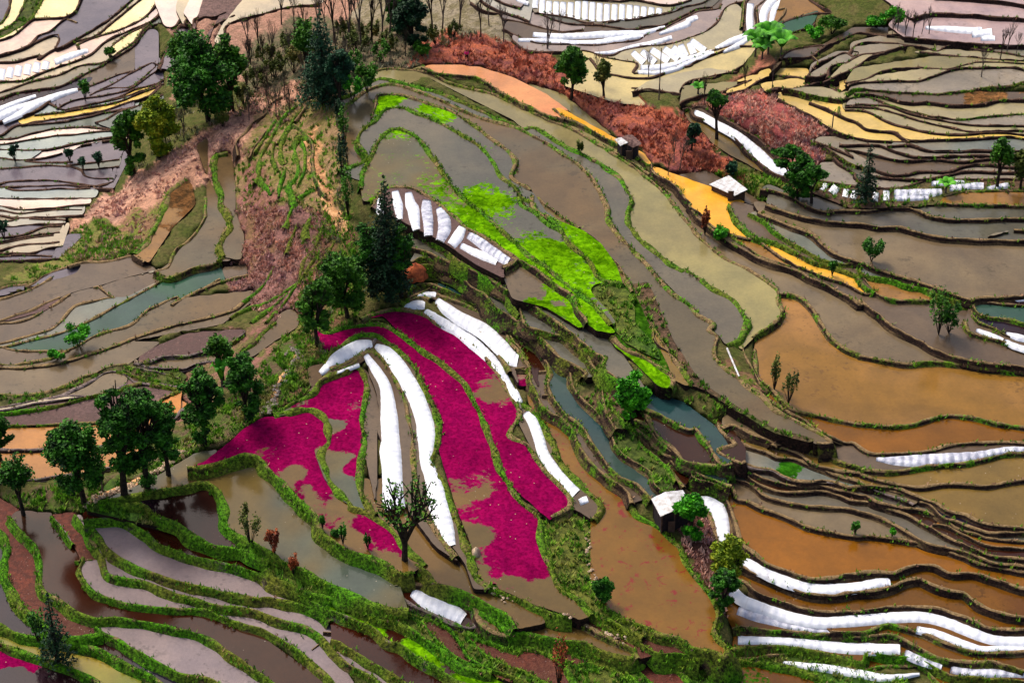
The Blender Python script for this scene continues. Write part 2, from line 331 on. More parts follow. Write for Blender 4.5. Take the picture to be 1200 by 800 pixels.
fld('slate', '@800,520 230,10 270,60 330,100 400,130 480,160 600,180 720,235 850,255 1000,250 1130,300 @990,520 60,285 250,300 450,350 560,380', '@P 1100,560 1000,545 900,530 870,510 840,500', g=.3, step=.3, cov='green', covp=[(927,546,.75),(900,535,-.2),(960,555,-.2),(870,520,-.2),(1000,570,-.4)])
fld('olivebr', '@800,520 380,-10 500,40 580,60 640,95 740,100 850,140 1000,200 1200,260 @990,520 120,280 200,290 320,290 430,330 540,370 620,400 700,455 800,470 900,520 1050,550 1300,575', '@P 1330,600 1300,520 1100,530 1000,530 900,500 870,500', g=.3)
fld('olivebr', '@800,380 700,760 @800,520 580,0 700,40 800,80 850,120 950,160 1050,180 1200,195 @990,520 100,200 250,250 400,280 500,290 650,270 800,270 950,285 1080,260 1250,235', '@P 1300,520 1100,520 1000,520 920,500', g=.2)
fld('drab', '@800,380 560,690 640,720 @800,520 870,60 950,60 1050,120 1200,165 @990,520 100,170 250,185 400,180 550,150 750,135 900,110 1050,70 1300,60', '@P 1300,500 1100,510 1000,510 960,500 910,480', g=.4)

# ---- the gully strips and the purple hill
region(-3, .5, .55, .6)
# weir terrace with one white cover below the small tree
fld('darkred', '@400,660 380,90 365,190 450,260 560,320 700,380 840,430 900,430 890,300', '@P 560,710 520,690 480,680 470,672', g=.5, tone=1, key='W5')
fld('pondbr', '@400,660 440,130 600,160 740,230 830,270 900,300 930,400 1040,470 1150,480 @600,660 -20,420', '@P 640,735 600,700 540,670 480,660', g=.6, key='T0')
# pond P
fld('pondbr', '@400,660 930,330 1050,400 1130,470 1200,475 @600,660 60,470 250,510 450,530 650,610 820,640 870,610', '@P 760,745 700,720 640,700 600,690 560,690', g=.9, w=.6, step=.6)
fld('redsoil', '@400,660 960,190 1060,260 1200,310 @600,660 100,350 280,390 400,385 480,410 600,480 800,570 845,640', '@P 800,760 780,740 700,700 640,690 580,680', g=.6, w=.5)
fld('redsoil', '@600,660 500,350 700,470 800,500 960,600 1100,610 @800,660 120,640', '@P 850,760 800,730 720,720 660,705', g=.9, w=.5, step=.5)
# P1: long brown strip that widens into the ochre pond
fld('grass', '@600,520 200,520 @600,660 300,140 440,240 510,330 620,370 760,450 880,500', '@P 760,735 720,690 700,600 640,600', g=.9, w=.6, step=.6)
fld('ochre', '@600,660 530,120 590,270 750,370 900,430 1000,480 1100,500 1200,560 @800,660 60,570 220,600 290,640 300,570 240,520 205,450 240,350 220,270 110,120 20,0 @600,520 1130,700 1040,620 950,540 850,490 790,410', '@600,520 770,330 640,230 520,130 440,0 @600,380 400,720 250,600 190,540 150,460 90,300 0,140 -60,60 @400,240 1000,700 @400,380 1100,0 1190,250 @600,520 200,100 500,360 590,400 600,440 530,510 530,700', g=.75, w=.55)
fld('pinkw', '@600,380 20,310 110,310', '@600,380 115,410 30,410', bund=False, step=.03, cov='mag', covp=[(605,440,.6),(610,448,.7)])
# K: terraces of the narrow white covers
fld('drab', '@400,240 640,600 760,640 900,700 1050,800 @600,380 -60,10 0,130 90,230 120,300 20,300', '@P 610,455 585,410 540,370 500,345 480,350', g=.6, w=.55)
fld('drab', '@600,380 0,550 60,540 110,560 170,620 220,700 270,800 @600,520 310,110 450,270 540,350 600,420 540,510', '@P 680,600 660,590 620,520 600,480 590,460', g=.8, w=.8)
fld('grey', '@400,240 200,760 380,680 460,640 560,620 640,670 740,740 800,800 @400,380 940,60 1010,150 1100,260 1170,420 1190,560', '@P 612,480 600,440 560,390 500,350 460,360', g=.5, w=.5)
fld('pondbr', '@400,660 480,0 560,60 620,130 760,180 900,230 1000,290 1130,360 1170,440', '@P 640,730 600,660 540,620 480,560 420,560 400,590', g=.7, key='T2')
# purple terrace 1
fld('pondbr', '@400,240 60,800 200,740 330,700 430,700 560,740 640,800 @400,380 740,40 880,140 980,240 1070,350 1130,480 1200,600 @600,520 -20,-60 90,0 200,160 330,290 400,380 380,430 260,490', '@P 645,610 600,570 560,500 500,420 450,370 420,375', g=.6, w=.55, cov='mag',
    covp=[(460,380,1.6),(520,420,1.5),(560,470,1.2),(557,462,.15),(566,468,.1),(548,455,.7),(600,520,1.3),(640,590,1.5),(575,500,1.4)])
fld('pondbr', '@200,240 960,810 @400,380 -100,60 0,30 130,10 280,5 400,70 480,130 560,190 660,250 760,330 820,390 890,520 960,660 1010,800 @400,520 1060,160 1120,270 1200,390 @600,520 100,430 180,500 190,640 240,800 @600,660 290,110 340,190 450,250 510,330 530,350', '@P 680,726 665,722 @600,660 350,350 150,290 0,220 @400,660 1050,180 980,150 900,60 @400,520 870,680 760,400 @P 500,480 440,410 380,410', g=.65, w=.6, cov='mag',
    covp=[(390,400,1.0),(450,395,.95),(500,425,1.0),(530,480,1.4),(540,540,1.0),(552,560,.55),(545,580,.35),(560,600,.7),(585,600,1.1),(555,630,.25),(590,650,.8),(620,640,1.4),(610,665,1.0),(575,655,.6),(560,660,.3),(600,680,.35),(640,700,0),(660,715,-.1)])
fld('bank', '@400,660 990,160 1060,190 1200,245 @600,660 150,295 320,355 420,360', '@P 672,724 @600,660 350,340 150,275 0,205 @400,660 1050,170 @P 580,680', g=1, w=.5, step=.1)
# W2: the wide white cover and its bank
fld('drab', '@200,380 950,530 @400,380 -60,180 0,150 100,80 170,72 250,90 400,200 500,310 560,430 610,540 650,650 650,760 @400,520 600,120 620,200 690,280 730,400 780,540 830,680 870,760 @400,660 900,100 980,150 1000,170', '@P 555,690 545,660 530,640 500,600 470,520 440,420 400,420 360,430', g=.75, w=.75)
fld('drab', '@400,380 -80,300 0,270 100,220 190,180 260,220 340,340 400,450 450,620 480,790 @400,520 480,100 500,300 540,450 620,560 700,680 770,760', '@P 540,660 510,640 480,600 440,500 430,420 400,440 360,460', g=.6, w=.55, key='W1')
fld('drab', '@400,380 100,280 160,300 230,440 250,600 240,790 @400,520 240,220 230,320', '@P 440,590 425,520 420,440', step=.1, bund=False)
# pond H and G on the lower left side
fld('darkblue', '@0,520 740,380 820,400 960,420 1040,490 1200,550 @200,520 150,620 300,690 480,710 560,760 660,800', '@P 300,640 260,600 240,565 180,570', g=.9, w=.7, key='H')
fld('pond', '@0,520 640,400 900,345 1200,300 @200,520 100,290 230,270 320,330 365,450 370,560 500,650 640,720 740,790 @200,660 1000,110 @400,660 60,210 200,270 330,310 450,320', '@P 470,690 465,665 400,645 @400,520 100,600 @P 370,570 300,520 230,530 180,560', g=.95, w=.8, key='G')
# purple 3 and 4
fld('pond', '@200,380 690,600 800,545 950,460 1000,390 1100,330 1200,300 @400,380 60,285 110,285 150,340 170,450 145,620 150,790 @400,520 120,280 200,460 235,480', '@P 420,600 380,590 350,520 320,480', g=.8, w=.7, cov='mag',
    covp=[(420,408,1.3),(410,440,1.2),(395,480,.85),(408,478,.5),(380,470,1.1),(360,460,.6),(350,470,.4),(330,490,.35),(410,510,1.1),(393,500,.3),(412,550,1.0),(395,545,.2),(400,560,.1),(415,580,.2)])
fld('pondbr', '@200,520 110,165 250,150 430,100 500,78 580,90 640,150 740,250 860,380 960,470 1000,580 1060,640 1200,720 @400,520 150,750 290,800 @400,660 330,30 400,70 480,60', '@400,660 540,20 500,-20 @400,520 400,650 330,560 200,480 0,380 @200,520 1130,330 1040,250 1000,160 960,40 @200,380 1080,760 1050,660 980,590 900,575 750,610 620,620 500,690 400,780 @P 240,540', g=.75, w=.6, cov='mag', key='P4',
    covp=[(260,525,1.2),(300,500,1.3),(350,490,1.4),(370,530,1.1),(375,560,1.1),(385,572,.8),(330,535,.6),(300,530,.6),(345,555,.2),(355,570,.55),(345,590,.5),(365,590,.35),(380,585,.6),(400,590,.1),(375,610,.5),(430,615,.75),(410,630,.1),(450,630,.75),(455,635,.7),(440,660,.1),(470,680,0)])

# ---- strips climbing from the gully to the ridge
region(0, .35, .55, .4)
fld('drab', '@600,520 800,400 770,320 640,220 520,120 440,0 @600,380 440,800 400,700 350,640 250,590 190,530 160,450 120,380 120,290 60,180 0,110 @400,240 1060,740 900,640 780,580 640,560 560,580 430,640', '@P 480,335 560,340 620,380 650,430 700,500 760,560 755,585', g=.55, w=.4)
fld('brownmud', '@600,380 200,480 180,400 170,320', '@P 645,430 622,395 600,385', bund=False, step=.02)
fld('teal', '@600,520 930,380 890,330 830,270 720,220 650,150 540,0 @600,380 470,690 350,590 270,490 240,400 260,330 240,270 170,170 60,100 @400,240 1180,760 1050,700 900,640 760,600 680,560 600,535 500,540 430,600', '@P 480,330 560,335 620,350 680,420 740,520 772,560 775,580', g=.55, w=.4,
    cov=None)
fld('bank', '@600,520 1000,320 950,270 940,200 850,140 750,80 690,0 @600,380 660,700 560,590 450,480 400,400 380,300 300,220 150,90 0,0 @400,240 1050,680 1000,620 860,580 750,500 640,470 550,455', '@P 520,310 600,340 680,400 720,460 780,540 790,575', g=.55, w=.4)
fld('grey', '@600,380 470,360 500,330 450,290 330,230 250,150 150,60 @400,240 1150,760 1040,700 960,600 880,560 800,490 640,420 540,410 470,420', '@P 510,300 600,330 690,400 700,440', g=.55, w=.4, step=.3)
fld('grey', '@600,380 760,650 680,560 620,450 600,350 540,280 500,210 430,160 360,80 250,60 90,0 @400,240 1180,680 1060,580 960,490 850,440 740,400 640,360 540,355 450,390', '@P 490,290 560,290 640,340 700,380 740,440 770,490', g=.55, w=.4, step=.3, cov=None, key='G5')
fld('bank', '@600,380 700,700 640,620 610,500 600,400 560,300 530,230', '@P 720,420 750,470 745,500', g=.6, w=.4, step=.3)
fld('grey', '@400,240 790,410 640,350 540,310 440,290 410,310', '@P 468,280 520,280 580,330', g=.55, w=.4, step=.3)

# ---- the small stairs between the ridge and the stream (middle)
region(2, .4, .5, .5)
fld('brownmud', '@600,520 850,0 950,80 1010,130 1060,180 1150,290', '@P 812,560 790,525 760,490 740,490 748,520', g=.55, w=.4)
fld('bank', '@600,380 740,640 800,700 900,760 @600,520 960,0 1010,50 1080,130 1200,200 @800,520 60,230 300,290', '@P 850,560 830,530 780,500 740,480', g=.55)
fld('darkteal', '@600,380 800,690 880,740 960,800 @600,520 1000,60 1100,110 1200,170 @800,520 80,200 200,240 330,285', '@P 850,560 830,520 770,490 738,482', g=.55, step=.3)
fld('brownmud', '@600,380 820,640 900,680 960,760 1040,830 @600,520 1110,70 1200,110 @800,520 80,150 240,150 280,145 240,90 190,40 130,0', '@P 815,510 800,490 760,480 740,470 730,480', g=.6)
fld('brownmud', '@600,380 900,600 940,700 1000,770 @600,520 1040,0 1120,80 @800,520 0,110 100,140 260,150', '@P 850,530 820,510 780,490 760,475', g=.4, step=.3)
fld('teal', '@600,380 840,510 900,570 980,600 1050,640 1200,710 @800,380 80,690 140,770 170,800 @800,520 200,60 270,140 330,130', '@P 860,530 840,500 800,470 770,460 750,455', g=.4, step=.3)
fld('brownmud', '@800,380 230,660 300,760 350,800 @800,520 230,40 280,80 400,130 420,120', '@P 875,525 860,505 840,490', g=.3, step=.5)
fld('greybr', '@800,380 260,690 330,670 380,690 500,750 620,800 @800,520 500,40', '@P 920,520 900,495 860,480 845,490', g=.3, step=.5)

fld('grey', '@600,380 840,500 700,370 610,290 620,230 540,180 400,60 @400,240 1200,620 1100,570 1000,500 900,450 800,390 700,310 600,250 500,170 440,150 410,170', '@P 472,255 560,270 640,330 720,400 760,460', g=.55, w=.4, key='TOPG')
# ---- the great loop: outermost strips first, the inner ones stand higher
region(6, .6, .35, .45)
# D2 / D : orange ponds at the right
fld('deep', '@800,380 560,500 730,600 800,640 900,700 1000,760 1090,795 @990,380 50,790 @P 1020,531 1075,530 1112,522 1162,518 1250,520', '@P 1300,500 1250,450 1000,440 920,430', g=.35)
fld('orange', '@800,380 480,170 480,260 510,370 600,440 720,560 900,610 1050,640 1200,670 @990,380 130,670 300,685 450,670 550,640 680,610 830,620 950,650 1100,680 1280,700', '@P 1300,440 1200,400 1000,380 960,330 900,300 890,360', g=.5)
STEP = .6
# C strip
fld('greybr', '@P 908,340 @800,240 650,600 720,600 800,630 880,720 930,800 @800,380 1000,100 1100,170 1200,210 @990,380 100,210 250,240 400,265 600,255 800,270 950,300 1280,325', '@P 1320,420 1290,400 1130,400 1000,320 900,260 830,225 770,205 800,255 840,300', g=.45)
# thin strips along the outside of the loop, top
fld('olive', '@400,0 460,465 560,465 680,500 800,510 880,520 960,560 1060,620 1200,680 @600,110 120,110 300,190 450,260 600,350 750,430 900,530 940,560', '@P 770,215 720,160 660,110 560,80 500,75', g=.5)
fld('redor', '@400,0 540,450 640,490 800,510 900,520 980,560 1080,630 1140,660 1200,690 @600,110 100,80 250,150 350,175', '@P 668,130 640,110 600,90 560,78 520,75 500,77', g=.4)
fld('darkoch', '@990,240 330,640 440,650 560,655 640,680 700,740 740,800 @990,380 820,60', '@P 1140,385 1130,350 1070,340', g=.4, w=.35, step=.3)
fld('drab', '@990,380 570,140 640,130 750,130 900,150 1000,190 1100,240 1200,270 1300,290', '@P 1300,420 1200,370 1100,350 1060,370', g=.6, w=.4, step=.5)
fld('drab', '@990,240 380,740 420,720 400,690 300,640 100,560 0,530 @800,240 1100,530 830,470', '@P 940,310 1000,330 1060,350', bund=False, step=.4)
# H: strip between two light crests
fld('drab', '@800,240 50,20 100,90 180,150 300,240 450,330 600,390 750,440 830,480 1000,560 1120,620 1200,680 @990,240 100,640 200,720 300,800 @990,380 400,60 500,110 620,180 780,230 950,260 1150,280 1300,295', '@P 1300,380 1200,360 1130,330 1000,290 900,240 830,200 790,205 800,230', g=.3, w=.4)
fld('orange', '@800,240 330,225 430,290 520,350 620,380 720,420', '@P 925,310 880,270 855,270', g=.5, w=.4, step=.2)
fld('yellow', '@600,110 930,470 940,520 1010,570 1100,620 1160,700 1200,740 @800,240 40,10 120,60 180,130 300,190 430,230 500,230 560,280 640,340 740,400 830,440 950,490 1100,540 1200,590 @990,240 150,600 230,600', '@P 1025,335 1000,310 940,270 880,240 850,225 780,200', g=.35, w=.35, step=.4)
fld('yellow', '@600,110 280,100 350,165 450,200 540,250 620,300 680,330 830,410 900,470 930,480', '@P 770,200 755,180 700,150 655,125', g=.4, w=.4, step=.3)
fld('drab', '@800,240 310,0 350,90 420,170 470,210 600,250 750,320 880,390 980,410 1100,450 1200,490 @990,240 90,490 130,550 200,590', '@P 1030,320 1060,320 1000,290 920,260 880,240 860,235', g=.75, w=.5, step=.5)
fld('orange', '@990,240 120,480 160,540 220,600 330,640 430,640 560,640', '@P 1110,350 1060,320 1020,315', g=.4, w=.35, step=.3)
fld('slate', '@800,240 440,60 540,110 600,170 700,240 830,310 930,370 1050,400 1150,400 1200,410 @990,240 100,440 140,475 300,500 420,545 520,560 600,600 740,640 860,655', '@P 1145,350 1100,340 1000,300 900,250 890,245', g=.7, w=.4, step=.5)
# white cover nooks at the far right edge
fld('drab', '@990,380 800,-20 830,50 900,80 1050,120 1300,200', '@P 1320,400 1250,360 1140,345', g=.6, w=.4, step=.4)
fld('darkblue', '@990,380 850,-60 900,-10 1000,30 1100,80 1300,130', '@P 1320,390 1250,355 1150,345', g=.5, w=.35, step=.3)
fld('tealgreen', '@990,240 850,650 880,720 960,750 1100,770 1200,800 1300,830', '@P 1320,370 1300,340 1160,342', g=.4, w=.4, step=.4)
fld('darkblue', '@990,240 880,640 1000,660 1100,670 1300,675', '@P 1320,350 1300,330 1150,335', g=.2, w=.35, step=.3)
STEP = .6
# E: the big brown field
fld('greybr', '@800,240 510,50 640,110 780,160 870,200 940,270 1020,330 1130,370 1200,390 @990,240 150,410 300,460 500,520 700,590 850,640 900,625 1050,620 1300,605', '@P 1320,290 1300,270 1100,260 950,240 880,235', g=.35, w=.5)
fld('grey', '@800,240 560,0 640,30 800,80 950,110 1200,130 @990,240 200,150 350,150 500,190 700,225 900,235 1300,243', '@P 1320,270 1300,240 1100,235 950,240 900,225', g=.2, w=.4)
fld('slate', '@990,240 930,220 1000,190 1130,170 1300,185', (60, -14), g=.3, w=.3, step=.3)
fld('grey', '@800,110 520,640 640,660 720,690 800,740 900,780 1000,795 @800,240 950,40 1200,40 @990,240 150,40 300,20 450,30 560,70 700,100 850,100 1300,88', '@P 1320,240 1300,225 1100,220 940,232 900,215', g=.3, w=.4, step=.5)
fld('orange', '@800,240 1180,20 @990,240 440,10 600,-2 800,0 1300,12', '@P 1300,218 1100,215 1020,232', g=.5, w=.35, step=.4)
fld('bank', '@990,110 660,690 800,660 950,655 1300,655', '@P 1300,205 1100,205 1000,215 950,225 1000,245 1100,240', g=.6, w=.4, step=.3)
STEP = .75
# B, A, A' rings of the loop
fld('olive', '@400,240 2,-590 @400,0 0,620 100,550 200,490 300,465 420,470 560,480 700,545 800,580 940,610 1060,650 1200,720 @600,110 200,155 400,240 600,350 750,450 900,560 1020,660 1080,740 1140,820 @800,240 50,135 100,200 200,300 300,370 450,440 600,540 640,580 640,650 670,710 650,760 590,810 @800,380 510,60 470,90', '@P 870,410 820,360 760,300 700,220 600,140 500,90 400,130', g=.45, w=.5)
fld('grey', '@400,0 0,660 60,640 150,580 250,530 320,535 450,570 600,610 750,660 900,730 1050,800 1200,870 @600,110 150,230 300,320 450,400 600,480 720,570 770,650 800,720 @600,240 770,80 790,150 880,250 1000,350 1150,450 @800,240 0,430 200,560 300,620 390,700 430,780 420,830 @800,380 380,100 290,140', '@P 840,390 780,330 700,260 620,180 500,130 395,140', g=.65, w=.75)
fld('brownw', '@400,0 0,745 60,690 120,640 220,590 330,565 450,590 600,650 720,700 820,750 960,800 1200,860 @600,110 60,240 200,320 300,380 450,480 540,570 600,680 640,790 @600,240 640,90 700,190 800,300 900,400 980,500 1050,580 1200,680 @800,240 100,740 200,800 @800,380 170,40 230,80 215,150 220,220 280,290 360,350 440,420 540,490 640,590 760,650 900,720 980,770 1000,790 900,800', '@800,380 950,800 880,800 840,770 720,760 560,690 440,610 340,550 200,450 80,340 0,230 @P 760,380 700,290 600,230 450,230 410,200', g=.6, w=.65)
STEP = .6
# slope and small plots between A' and the lime terraces
fld('bank', '@800,380 860,790 730,760 560,700 440,620 330,560 200,470 100,420 0,380 @600,240 900,760 820,640 760,540', '@P 760,330 790,400 @800,380 90,340 200,440 350,540 450,600 600,690 900,770', bund=False, step=.5)
fld('olivebr', '@600,110 -60,560 0,580 90,620 170,700 280,790 @600,240 300,60 420,140 540,210 620,300 700,390 760,500 820,620 880,760 @600,380 960,50 1060,200 1150,330 1200,400 @800,380 60,360', '@600,380 1180,420 1080,370 1000,300 900,230 760,170 680,80 @P 690,360 600,260 560,200', g=.6, w=.5)
fld('grey', '@400,0 200,790 230,700 240,650 300,635 400,640 500,670 620,710 720,740 @400,110 850,190 950,260 1040,330 1130,400 1170,460 @600,110 0,560 120,650 @600,240 150,30 300,120', '@P 640,270 600,220 520,170 440,160', g=.6, w=.55, cov='lime',
    covp=[(448,120,1.0),(465,118,.85),(478,122,.2),(496,128,.85),(512,137,.65),(485,135,.1),(540,150,.2),(570,170,.35),(600,190,.1),(460,135,.5),(580,200,0)])
fld('grey', '@600,110 -30,600 0,620 60,690 150,740 @600,240 150,30 250,90 340,180 380,250 450,310 500,370 540,420 570,480 640,520 740,530', '@600,240 740,520 700,400 600,260 480,170 300,100 220,30 @P 625,225', g=.65, w=.5, cov='lime',
    covp=[(650,262,.55),(665,278,.6),(680,285,.9),(700,300,1.3),(720,320,1.3),(725,330,1.2),(700,325,1.0),(675,300,.6),(630,245,.2)])
fld('olivebr', '@600,240 740,525 640,515 580,490 550,430 500,370 450,310 380,240 330,170 240,90 130,0', '@600,380 650,0 680,80 760,170 900,230 1000,300 1080,370 @P 788,440 770,400 745,345', step=.05, bund=False, cov='limed', covp=[(720,345,1.0),(740,380,.9),(700,370,.7),(760,420,.6)])
# lime pocket
fld('olive', '@600,380 660,50 680,90 760,170 900,230 1000,300 1070,350 1080,400 1060,430', '@P 770,452 745,425 720,405 712,392', g=.5, w=.5, step=.3, cov='lime', covp=[(735,412,.8),(760,430,1.4),(780,445,1.4),(712,392,.4)])
# M1 with the big lime bloom
fld('grey', '@400,110 -20,520 @400,110 170,440 110,340 120,280 160,230 220,190 290,110 400,95 500,130 620,180 740,240 830,290 930,360 1000,440 1080,560 1180,640 @600,240 60,0 130,40 240,130 330,190 400,290 470,340 530,400 570,480 640,520 740,540 820,640', '@P 735,380 720,380 660,330 600,290 520,230 440,220', g=.8, w=.6, cov='lime',
    covp=[(450,150,-0.62),(500,150,-0.62),(540,190,-0.32),(540,205,0.08),(520,215,-0.02),(555,225,0.63),(560,237,0.98),(575,220,0.48),(590,215,0.18),(590,235,0.83),(600,228,0.38),(600,250,0.48),(620,262,0.18),(615,245,0.08),(625,280,0.63),(640,290,1.18),(650,300,1.08),(680,312,0.68),(665,325,0.78),(690,330,0.58),(680,345,0.68),(700,360,0.48),(660,275,0.08),(610,270,0.48)])
fld('grass', '@600,240 740,540 800,600 820,700 830,800 @600,380 960,130 1000,240', '@600,380 900,200 760,120 690,40 @600,240 700,790 640,700 560,620 520,560 580,520', step=.1, bund=False)
# M2 the pond with floating rings, and its tail
fld('pond', '@400,110 130,640 150,520 200,420 240,330 300,260 380,235 450,260 530,320 590,400 650,480 700,560 760,640 860,740 930,790 @600,240 0,240 100,330 200,400 300,480 400,560 500,630 590,720 660,810', '@P 722,390 700,388 640,345 600,310 540,270 460,240 425,235', g=.8, w=.65, cov='lime',
    covp=[(440,160,.55),(465,155,.6),(450,200,.34),(480,180,.3),(500,185,.36),(480,215,.36),(460,170,.2),(530,215,.45),(520,235,.6),(545,255,.8),(560,262,.75),(570,270,.8),(530,250,.5),(600,298,.8),(630,315,.9),(660,335,1.1),(690,365,1.4),(705,382,1.4),(590,305,.5)])
fld('greybr', '@400,240 1080,420 1180,370 @600,240 0,350 100,400 220,480 330,560 420,620 440,700 490,760 500,800', '@P 680,385 640,360 600,350 590,325', g=.6, w=.45, step=.05, cov='lime',
    covp=[(600,325,-.4),(615,335,-.3),(630,345,-.2),(640,338,.7),(650,350,1.1),(660,365,1.3),(672,378,1.3),(625,352,.9),(640,358,1.1),(648,368,1.1),(652,355,.1),(660,375,.5),(655,372,.3),(600,345,-.3)])
fld('soil', '@400,110 200,760 290,640 380,625 480,640 600,700 680,760 720,800 @400,240 750,70 850,160 980,230 1100,310 1180,370 1080,430', '@400,240 1100,500 900,400 700,260 560,190 440,130 @P 465,255 440,245', g=.6, w=.45, step=.5, key='SOIL')

# ---- far field across the valley, top right
region(10, .36, .12, .34, 2)
fld('trg', '@P 960,212 @990,110 0,610 150,630 300,635 420,620 560,580 700,575 1300,575', '@P 1300,230 1300,190 1100,190 960,190', w=.35)
fld('trg', '@990,110 180,550 300,565 500,575 650,550 800,520 1000,525 1300,530', '@P 1300,190 1000,190')
fld('drab', '@990,110 180,500 300,545 400,545 500,520 700,520 800,485 950,475 1100,490 1300,485', '@P 1300,180 1000,180')
fld('grey', '@800,110 870,350 960,370 1040,460 1160,540 @990,110 60,550 150,620', '@P 1010,190 970,165 950,165', g=.3)
fld('trg', '@800,110 860,330 950,350 1050,430 1180,490 @990,110 100,480 170,530', '@P 1020,190 970,162 950,162', g=.5)
fld('trg', '@800,110 880,320 1000,360 1150,430 @990,110 0,375 200,410 400,450 600,440 800,455 950,435 1300,428', '@P 1300,175 1000,160 960,160')
fld('trg', '@800,110 1050,340 @990,110 0,345 230,345 350,390 500,425 800,415 1300,415', '@P 1300,170 1000,160', step=.4)
fld('slate', '@990,110 280,350 440,345 550,380 700,385 950,380 1300,386', '@P 1300,165 1060,160', step=.4)
fld('yelpale', '@800,110 640,40 800,120 880,160 960,220 1060,270 1200,305 @990,110 200,315 420,325', '@P 1060,160 1000,130 960,115 910,108', g=.3)
fld('trg', '@990,110 380,330 420,315 700,310 900,300 1120,290 1300,325', '@P 1300,165 1300,150 1070,160', step=.4)
fld('yelpale', '@800,110 850,60 900,80 1000,120 1100,170 @990,110 80,190 150,240 330,260 410,310 600,310 900,300 1120,290 1300,325', '@P 1300,150 1200,150 1000,125 960,110', g=.2, step=.4)
fld('trt', '@990,110 0,110 150,120 250,170 350,210 600,265 800,270 950,260 1100,265 1300,295', '@P 1300,150 1000,115 985,122')
fld('trt', '@990,110 0,92 200,95 320,125 450,165 600,205 750,235 870,255 1000,250 1300,250', '@P 1300,145 1000,112', step=.35, w=.28)
fld('trg', '@990,110 0,80 100,75 280,80 400,125 550,160 800,205 1000,215 1300,218', '@P 1300,140 1000,112')
fld('trt', '@800,0 540,620 620,600 740,610 900,650 1050,670 @990,110 100,20 180,30 300,80 420,115 560,150 700,170 800,175 950,155 1300,130', '@P 1300,120 1000,105 920,100', g=.5)
fld('drab', '@990,110 60,5 150,5 260,20 400,60 560,60 750,80 900,75 1050,45 1300,45', '@P 1300,110 1050,105 1000,108', g=.3, cov='rust', covp=[(1165,112,.8),(1150,116,.7),(1100,115,0),(1190,114,.4),(1050,115,0)])
fld('trg', '@990,0 0,640 60,600 200,610 330,620 600,630 800,615 950,590 1100,580 1300,530', '@P 1300,90 1180,75 1100,80 1000,98', g=.5, w=.4)
fld('yelpale', '@800,0 560,625 620,590 720,600 860,565 950,560 1040,620 @990,0 20,600', '@P 1000,90 940,90 890,98', g=.3)
fld('trt', '@990,0 0,580 100,555 400,545 500,540 600,510 700,475 800,460 1000,455 1140,455 1300,510', '@P 1300,85 1180,72 1100,78 1000,92', g=.3)
fld('yelpale', '@800,0 290,630 420,600 500,550 600,510 740,515 860,545 960,560 1050,610', '@P 985,95 960,80 900,80 850,100', g=.2)
fld('olive', '@990,0 0,560 150,530 250,480 330,460 450,455 600,460 700,465 800,440 880,420 1050,420 1300,440', '@P 1300,70 1100,65 1000,80', g=.1)
fld('trt', '@800,0 940,555 1050,500 @990,0 0,490 80,450 180,380 300,355 500,350 680,375 800,380 950,395 1300,415', '@P 1300,65 1100,58 1000,65', g=.1)
fld('slate', '@800,0 820,515 900,520 980,500 970,530 990,450 1100,420 @990,0 0,430 100,370 250,355 330,330 450,310 560,325 610,345 700,310 800,305 900,340 1050,355 1300,400', '@P 1300,60 1150,45 1080,45 1000,55', g=.3)
fld('trg', '@800,0 835,520 900,430 1000,390 1090,355 1140,380', '@P 1010,60 980,60 950,75', g=.1, step=.3)
fld('slate', '@990,0 30,360 70,310 150,285 280,290 400,305 520,320 600,340 605,290', '@P 1090,45 1030,42 995,50', g=.1, step=.3)
fld('drab', '@800,0 570,505 600,460 640,420 700,395 860,380 @990,0 -140,320 -50,280 0,260 80,225 200,235 400,260 530,265 600,290 700,295 760,300', '@P 1110,45 1050,32 1000,32 950,60 920,68', g=.2)
fld('drab', '@800,0 650,400 700,350 780,325 900,310 990,300', '@P 975,55 960,60 920,68', g=.2, step=.3)
fld('slate', '@990,0 280,235 500,240 650,240 760,265 900,310 1000,340', '@P 1160,52 1130,40 1090,38 1040,35', g=.3, step=.3, w=.25)
# far plain at the very top right
fld('plain', '@P 1060,44 1150,52 1300,56', '@P 1300,10 1060,8 1040,30', w=.3, step=.3, z=14)
fld('plain', '@990,0 450,130 560,95 800,100 1000,115 1300,135', '@P 1300,-20 1000,-30 1050,10', w=.4)
fld('plain', '@990,0 600,-20 900,0 1100,20 1300,55', '@P 1300,-60 1000,-60', w=.3)

# ---- top centre: bright fields with white rows beyond the ridge
region(9, .35, .1, .35, 2)
fld('tcy', '@600,0 800,590 950,600 1100,600 1200,580 @800,0 80,540 200,520 330,480 400,440', '@P 900,40 820,60 700,60 660,100 720,120 760,125', w=.35)
fld('tct', '@P 740,108 @600,0 900,600 1050,620 1160,630 @800,0 0,580 60,540 160,520 330,490 480,490 560,510', '@P 830,80 800,85 760,95', step=.2)
fld('olive', '@600,0 1120,700 @800,0 0,680 120,640 250,620 400,560 480,530 560,510', '@P 870,95 800,100', step=.3)
fld('tcy', '@600,0 520,390 600,480 700,505 820,525 930,520 1010,495 1100,460 1200,440 @800,0 60,430 200,370 330,325 400,310 480,310', '@P 920,50 800,40 700,45 660,60', w=.4)
fld('tct', '@600,0 100,350 300,355 400,360 500,345 600,380 740,410 840,430 810,490 870,490 1000,490 1100,450 1200,410 @800,0 150,360 320,310 420,270 480,235', '@P 890,35 860,0 800,20 700,30 600,40', w=.4)
fld('tcl', '@600,0 0,270 80,330 200,350 340,350 480,345 600,370 680,370 720,345 900,310 1050,300 1200,250 @800,0 160,210 240,140 280,60 340,25 400,15 480,0', '@P 900,-30 800,0 700,20 600,30', w=.35)
